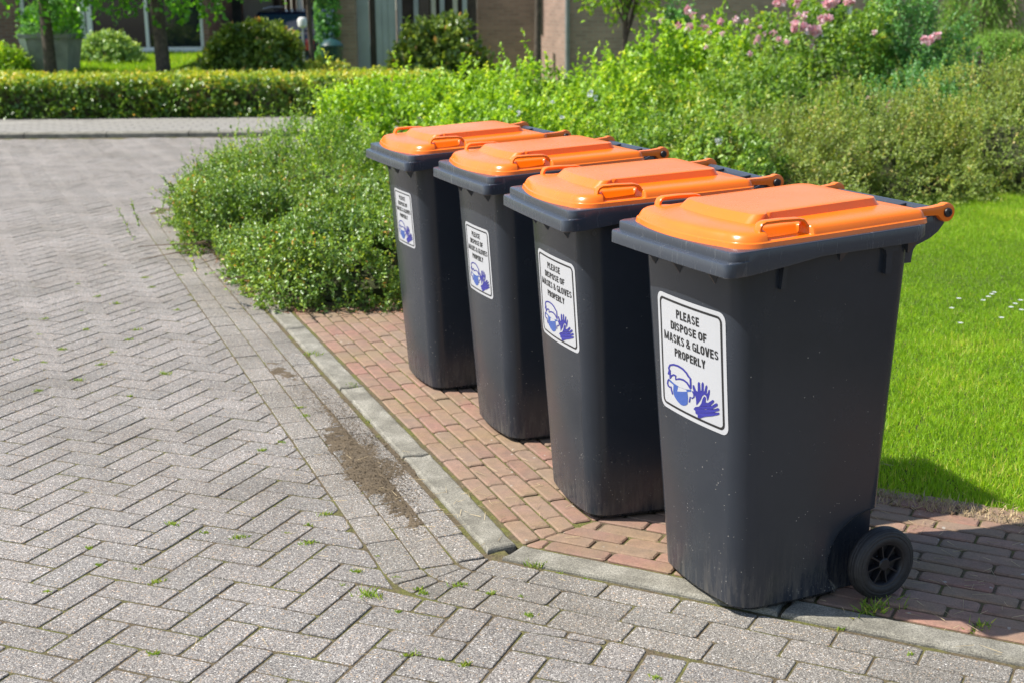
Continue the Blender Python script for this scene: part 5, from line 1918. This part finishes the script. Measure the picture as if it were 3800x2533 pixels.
# left house with the wide window
xl, xr = -16.0, xat(475, HY)
house = empty('brick_house', ((xl + xr) / 2, HY, .02)); tag(house, 'brown brick house with wide white framed window, upper left', 'house')
wz = 0.66
wx0, wx1 = xat(40, HY), xat(462, HY)
boxpart('wall', M['hbrick'], house, xl, xr, HY, HY + .3, .02, wz)
boxpart('wall', M['hbrick'], house, xl, wx0 - .002, HY, HY + .3, wz + .002, 2.9)
boxpart('wall', M['hbrick'], house, wx1 + .002, xr, HY, HY + .3, wz + .002, 2.9)
boxpart('wall', M['hbrick'], house, wx0, wx1, HY, HY + .3, 2.2, 2.9)
boxpart('wall', M['hbrick'], house, xr - .3, xr, HY + .302, HY + 5, .02, 2.9)
window(house, wx0, wx1, HY + .08, wz + .004, 2.195, ((xat(182, HY), .10), (xat(198, HY), .10), (xat(330, HY), .06)))
boxpart('room_back', M['curtain'], house, wx0 - .3, wx1 + .3, HY + 2.4, HY + 2.45, .02, 2.6)
for xx_, ww_, hh_ in ((405, .5, .5), (425, .3, .4), (350, .25, .35)):
    xo = xat(xx_, HY)
    boxpart('window_ornament', M['frame'], house, xo - ww_ / 2, xo + ww_ / 2, HY + .6, HY + .62, wz, wz + hh_)
rf = MB(); rf.prism([(-.6, 2.9), (5.6, 2.9), (5.6, 3.1), (2.5, 4.6), (-.6, 3.1)], lambda p_, t: (t, p_[0], p_[1] - .02), xl - house.location.x - .2, xr - house.location.x + .3)
rf.build('roof', M['rooftile'], house)

# carport and garage between the houses
CYD = 30.5
gx0, gx1 = xat(476, CYD), xat(766, CYD)
gar = empty('garage', ((gx0 + gx1) / 2, CYD, .02)); tag(gar, 'carport back wall with beige door and brown slats behind the parked car', 'garage')
boxpart('wall', M['hbrick'], gar, gx0, xat(555, CYD), CYD, CYD + .3, .02, 2.7)
boxpart('garage_door', M['beige'], gar, xat(556, CYD), xat(627, CYD), CYD + .05, CYD + .12, .02, 2.5)
boxpart('door_frame', M['darkwood_and_shade'], gar, xat(628, CYD), xat(642, CYD), CYD, CYD + .15, .02, 2.6)
sx_ = xat(643, CYD)
while sx_ < xat(700, CYD):
    boxpart('slat', M['brownwood'], gar, sx_, sx_ + .10, CYD + .02, CYD + .06, .02, 2.6); sx_ += .125
boxpart('wall', M['hbrick'], gar, xat(702, CYD), gx1, CYD, CYD + .3, .02, 2.7)
po = MB(); pc = xat(688, 28.5); po.tube([(pc - gar.location.x, 28.5 - CYD, 0), (pc - gar.location.x, 28.5 - CYD, 2.6)], .06, 12); po.build('post', M['steel'], gar, True, 60)
boxpart('roof', M['rooftile'], gar, gx0, gx1, 27.6, CYD + .5, 2.72, 2.9)

# right house: pier, grey doors, dark porch, shaded and lit brick walls
HR = 26.0
px0, px1 = xat(766, HR), xat(815, HR)
hr = empty('brick_house', (xat(1300, 28), 27, .02)); tag(hr, 'long brick house with grey doors, dark porch and lit wall corner', 'house')
boxpart('pier', M['hbrick2'], hr, px0, px1, HR, HR + .9, .02, 2.8)
dx0, dx1 = xat(816, HR + .3), xat(886, HR + .3)
g0, g1 = xat(847, HR + .3), xat(861, HR + .3)
boxpart('door', M['bluegrey'], hr, dx0, g0 - .003, HR + .25, HR + .3, .02, 2.4)
boxpart('door', M['bluegrey'], hr, g1 + .003, xat(908, HR + .3), HR + .25, HR + .3, .02, 2.4)
boxpart('door_gap_shade', M['darkwood_and_shade'], hr, g0, g1, HR + .32, HR + .38, .02, 2.4)  # dark strip painting the shade in the gap between the doors
k = 0
sx_ = g1 + .02
while sx_ < xat(905, HR + .3):
    boxpart('door_board', M['bluegrey'], hr, sx_, sx_ + .105, HR + .232, HR + .248, .06, 2.36); sx_ += .115
boxpart('porch_wall', M['darkwood_and_shade'], hr, xat(910, 27.5), xat(1094, 27.5), 27.5, 27.7, .02, 2.6)  # dark colour stands in for the shade inside the porch
for xx_ in (912, 950, 990, 1010, 1040, 1062):
    xo = xat(xx_, 27.3)
    boxpart('porch_post', M['beige'] if xx_ in (990, 1040) else M['bluegrey'], hr, xo, xo + .09, 27.25, 27.35, .02, 2.6)
boxpart('porch_window', M['glass'], hr, xat(958, 27.4), xat(986, 27.4), 27.4, 27.43, .6, 2.2)
YB, YF = 28.6, 26.8
wa0, wa1 = xat(1095, YB), xat(1243, YB)
boxpart('wall', M['hbrick2'], hr, wa0, wa1 + .1, YB, YB + .3, .02, 2.9)
# projecting wing: its left face catches the sun
ca, cb_ = wa1, xat(1300, YF)
p = hr.location
wg = MB()
wg.add([(ca - p.x, YB - .001 - p.y, 0), (cb_ - p.x, YF - p.y, 0), (cb_ - p.x, YF - p.y, 2.9), (ca - p.x, YB - .001 - p.y, 2.9), (ca + .25 - p.x, YB - p.y, 0), (cb_ + .25 - p.x, YF + .2 - p.y, 0), (cb_ + .25 - p.x, YF + .2 - p.y, 2.9), (ca + .25 - p.x, YB - p.y, 2.9)],
       [(0, 1, 2, 3), (1, 5, 6, 2), (3, 2, 6, 7), (0, 3, 7, 4)])
wg.build('wall', M['hbrick2'], hr)
wx_end = 12.0
wnx0, wnx1 = xat(1888, YF), xat(1962, YF)
boxpart('wall', M['hbrick2'], hr, cb_ + .02, wnx0, YF + .06, YF + .3, .02, 2.9)
boxpart('wall', M['hbrick2'], hr, wnx1, wx_end, YF + .06, YF + .3, .02, 2.9)
boxpart('wall', M['hbrick2'], hr, wnx0 + .001, wnx1 - .001, YF + .06, YF + .3, .02, .70)
boxpart('wall', M['hbrick2'], hr, wnx0 + .001, wnx1 - .001, YF + .06, YF + .3, 2.2, 2.9)
window(hr, wnx0 + .004, wnx1 - .004, YF + .10, .705, 2.195, ((xat(1910, YF), .07),))
dp = MB(); dc = xat(1303, YF - .1); dp.tube([(dc - p.x, YF - .08 - p.y, 0), (dc - p.x, YF - .08 - p.y, 2.85)], .045, 12); dp.build('downpipe', M['zinc'], hr, True, 60)
rf = MB(); rf.prism([(26.55, 2.92), (33, 2.92), (33, 3.1), (29.5, 4.8), (26.55, 3.1)], lambda p_, t: (t, p_[0] - p.y, p_[1] - .02), cb_ - p.x, wx_end - p.x + .3)
rf.build('roof', M['rooftile'], hr)
rf = MB(); rf.prism([(28.4, 2.92), (33, 2.92), (33, 3.1), (30.5, 4.2), (28.4, 3.1)], lambda p_, t: (t, p_[0] - p.y, p_[1] - .02), wa0 - p.x - .2, cb_ - p.x - .35)
rf.build('roof', M['rooftile'], hr)

# brick garden pillar at the far right
gp = empty('brick_pillar', (xat(2346, 24), 24, .02)); tag(gp, 'pink brick pillar at the top right corner', 'pillar')
boxpart('shaft', M['hbrick2'], gp, xat(2325, 24), xat(2325, 24) + .5, 23.8, 24.2, .02, 1.9)
boxpart('cap', M['kerb'], gp, xat(2325, 24) - .04, xat(2325, 24) + .54, 23.76, 24.24, 1.902, 1.98)


# ---- parked car seen from behind
cc = dsp(640, 100, 27.6)
car = empty('parked_car', (cc.x, 27.6, .02), R(-12)); tag(car, 'dark blue parked car with yellow number plate behind the evergreen bush', 'car')
def csec(y, zs, hws):
    return [(s * w, y, z) for s, seq in ((1, list(zip(zs, hws))), (-1, list(zip(zs, hws))[::-1])) for z, w in seq]
ZS = (0.28, 0.45, 0.70, 0.86)
cb = MB()
cb.loops([csec(0.0, (.36, .48, .66, .80), (.70, .76, .78, .72)), csec(.06, (.30, .46, .72, .92), (.78, .83, .84, .76)), csec(.5, (.27, .46, .74, .95), (.80, .86, .87, .80)), csec(2.2, (.26, .46, .74, .93), (.80, .87, .88, .80)), csec(3.1, (.26, .46, .72, .90), (.80, .87, .87, .78)), csec(3.9, (.28, .45, .66, .78), (.76, .82, .82, .74)), csec(4.15, (.34, .45, .58, .66), (.66, .72, .72, .66))])
cb.build('body', M['carblue'], car, True, 40)
cbn = MB()
cbn.loops([[(-.76, .14, .93), (.76, .14, .93), (.72, .20, 1.0), (-.72, .20, 1.0)], [(-.60, .50, 1.36), (.60, .50, 1.36), (.58, .56, 1.39), (-.58, .56, 1.39)], [(-.60, 1.9, 1.41), (.60, 1.9, 1.41), (.58, 1.92, 1.44), (-.58, 1.92, 1.44)], [(-.74, 3.0, .90), (.74, 3.0, .90), (.72, 3.02, .92), (-.72, 3.02, .92)]], True, True, True)
gh = MB()
gh.loops([[(-.78, .12, .925), (.78, .12, .925), (.60, .48, 1.37), (-.60, .48, 1.37)], [(-.79, 1.0, .935), (.79, 1.0, .935), (.61, 1.0, 1.42), (-.61, 1.0, 1.42)], [(-.79, 2.0, .93), (.79, 2.0, .93), (.60, 1.9, 1.41), (-.60, 1.9, 1.41)], [(-.76, 2.9, .91), (.76, 2.9, .91), (.70, 2.75, .96), (-.70, 2.75, .96)]])
gh.build('cabin', M['carblue'], car, True, 30)
for nm_, quad in (('rear_window', [(-.62, .175, 1.0), (.62, .175, 1.0), (.52, .42, 1.31), (-.52, .42, 1.31)]),):
    w_ = MB(); off_ = np.array([0, -.02, .012])
    w_.add([tuple(np.array(q_) + off_) for q_ in quad] + [tuple(np.array(q_) - off_) for q_ in quad], [(0, 1, 2, 3), (0, 4, 5, 1), (1, 5, 6, 2), (2, 6, 7, 3), (3, 7, 4, 0)])
    w_.build(nm_, M['carglass'], car)
for s in (-1, 1):
    w_ = MB(); w_.add([(s * .795, .55, .97), (s * .80, 1.85, .97), (s * .64, 1.8, 1.36), (s * .66, .75, 1.33), (s * .77, .55, .97), (s * .77, 1.85, .97), (s * .60, 1.8, 1.36), (s * .62, .75, 1.33)], [(0, 1, 2, 3), (0, 4, 5, 1), (1, 5, 6, 2), (2, 6, 7, 3), (3, 7, 4, 0)]); w_.build('side_window', M['carglass'], car)
    t_ = MB(); t_.box(s * .66 - .09, s * .66 + .09, -.015, .06, .62, .84); o_ = t_.build('tail_light', M['redlight'], car); bevel(o_, .012)
    for y_ in (.75, 3.25):
        wh = MB(); nn_ = 28
        wh.loops([[(s * x_, y_ + r_ * math.cos(6.2832 * k / nn_), .31 + r_ * math.sin(6.2832 * k / nn_)) for k in range(nn_)] for r_, x_ in ((.10, .84), (.19, .86), (.21, .885), (.30, .88), (.32, .85), (.32, .70), (.2, .68))], True, True, True)
        wh.build('wheel', M['tyre'], car, True, 40)
pl = MB(); pl.box(-.26, .26, -.03, .0, .60, .71); pl.build('number_plate', M['plate'], car)
bp = MB(); bp.box(-.80, .80, -.06, .10, .34, .52); o_ = bp.build('bumper', M['carblue'], car); bevel(o_, .03)
rs = MB(); rs.tube([(-.52, .55, 1.43), (-.52, 1.0, 1.465), (-.52, 1.7, 1.46)], .014, 8); rs.build('roof_rail', M['steel'], car, True)
rs = MB(); rs.tube([(.52, .55, 1.43), (.52, 1.0, 1.465), (.52, 1.7, 1.46)], .014, 8); rs.build('roof_rail', M['steel'], car, True)

# ---- tall planter with a clipped shrub
pc_ = dsp(118, 78, 22.0)
pln = empty('tall_planter', (pc_.x, 22.0, gz(22.0))); tag(pln, 'tall tapered grey planter with painted sunlit corner edge holding a dark shrub', 'planter')
ph = pc_.z - gz(22.0)
pb = MB()
def sq(hw, z): return [(-hw, -hw, z), (hw, -hw, z), (hw, hw, z), (-hw, hw, z)]
pb.loops([sq(.30, 0), sq(.37, ph - .06), sq(.40, ph - .06), sq(.40, ph), sq(.35, ph), sq(.34, ph - .08)], True, True, True)
pb.build('pot', M['zinc'], pln)
wp = MB(); wp.add([(-.29, -.275, 0.01), (-.23, -.285, 0.01), (-.30, -.40, ph + .01), (-.42, -.39, ph + .01), (-.285, -.22, 0.01), (-.41, -.31, ph + .01)], [(0, 1, 2, 3), (0, 3, 5, 4)]); wp.build('painted_sunlit_edge', M['pot'], pln)  # pale strip paints sunlight onto the left edge of the pot
r = np.random.default_rng(9)
p_, nr_ = dome_points(r, 700, 0, 0, .46, .44, .55, 55, lump=.08, depth=.4)
p_[:, 2] += ph + .0
b, d, nn, L, w, t, ta, tb_ = twigs(r, p_, nr_, 6, .08, .045, .03, .3)
link('foliage', leaf_mesh('foliage', b, d, nn, L, w, M['blue_green'], t), pln)

# ---- dark green urn with finial, and a thin garden lamp
uc = dsp(762, 118, 24.0)
ut = dsp(762, 74, 24.0).z
urn = empty('garden_urn', (uc.x, 24.0, .02)); tag(urn, 'dark green lidded metal urn with a small finial', 'urn')
um = MB(); n = 28
def ring_(r_, z_): return [(r_ * math.cos(6.2832 * k / n), r_ * math.sin(6.2832 * k / n), z_) for k in range(n)]
zt_ = ut - .02
um.loops([ring_(.10, 0), ring_(.13, .03), ring_(.13, .10), ring_(.16, .14), ring_(.18, zt_ - .28), ring_(.19, zt_ - .27), ring_(.19, zt_ - .25)], True, True, True); um.build('body', M['urn'], urn, True, 40)
ul = MB(); ul.loops([ring_(.21, zt_ - .248), ring_(.21, zt_ - .225), ring_(.15, zt_ - .16), ring_(.06, zt_ - .12), ring_(.02, zt_ - .10), ring_(.02, zt_ - .08), ring_(.045, zt_ - .05), ring_(.03, zt_ - .01), ring_(.004, zt_)], True, True, True); ul.build('lid', M['urn'], urn, True, 40)
lc = dsp(697, 110, 23.0)
lmp = empty('garden_lamp', (lc.x, 23.0, .02)); tag(lmp, 'thin garden lamp with small white head in front of the parked car', 'lamp')
lt = dsp(697, 40, 23.0).z - .02
lp_ = MB(); lp_.tube([(0, 0, 0), (0, 0, lt - .17)], .016, 10); lp_.build('post', M['steel'], lmp, True, 60)
lh = MB(); n = 18
lh.loops([ring_(.03, lt - .17), ring_(.075, lt - .15), ring_(.085, lt - .05), ring_(.06, lt - .01), ring_(.02, lt)], True, True, True); lh.build('head', M['frame'], lmp, True, 40)

# ivy on the pier
r = np.random.default_rng(19)
iv = empty('climbing_ivy', (xat(748, 25.8), 25.8, .02)); tag(iv, 'dark ivy climbing the brick pier beside the urn', 'ivy')
p_ = np.stack([r.uniform(-.22, .25, 900), r.normal(0, .06, 900), r.uniform(0, 2.3, 900)], 1)
b, d, nn, L, w, t, ta, tb_ = twigs(r, p_, np.tile([0, -1., .2], (900, 1)), 5, .08, .06, .05, .1)
link('foliage', leaf_mesh('foliage', b, d, nn, L, w, M['blue_green'], t), iv)
sm = MB()
for k in range(4): sm.tube([(-.15 + .1 * k, .08, 0), (-.1 + .08 * k, .06, 1.0), (-.16 + .1 * k, .07, 2.2)], [.015, .012, .005], 6)
sm.build('stems', M['bark'], iv, True, 60)
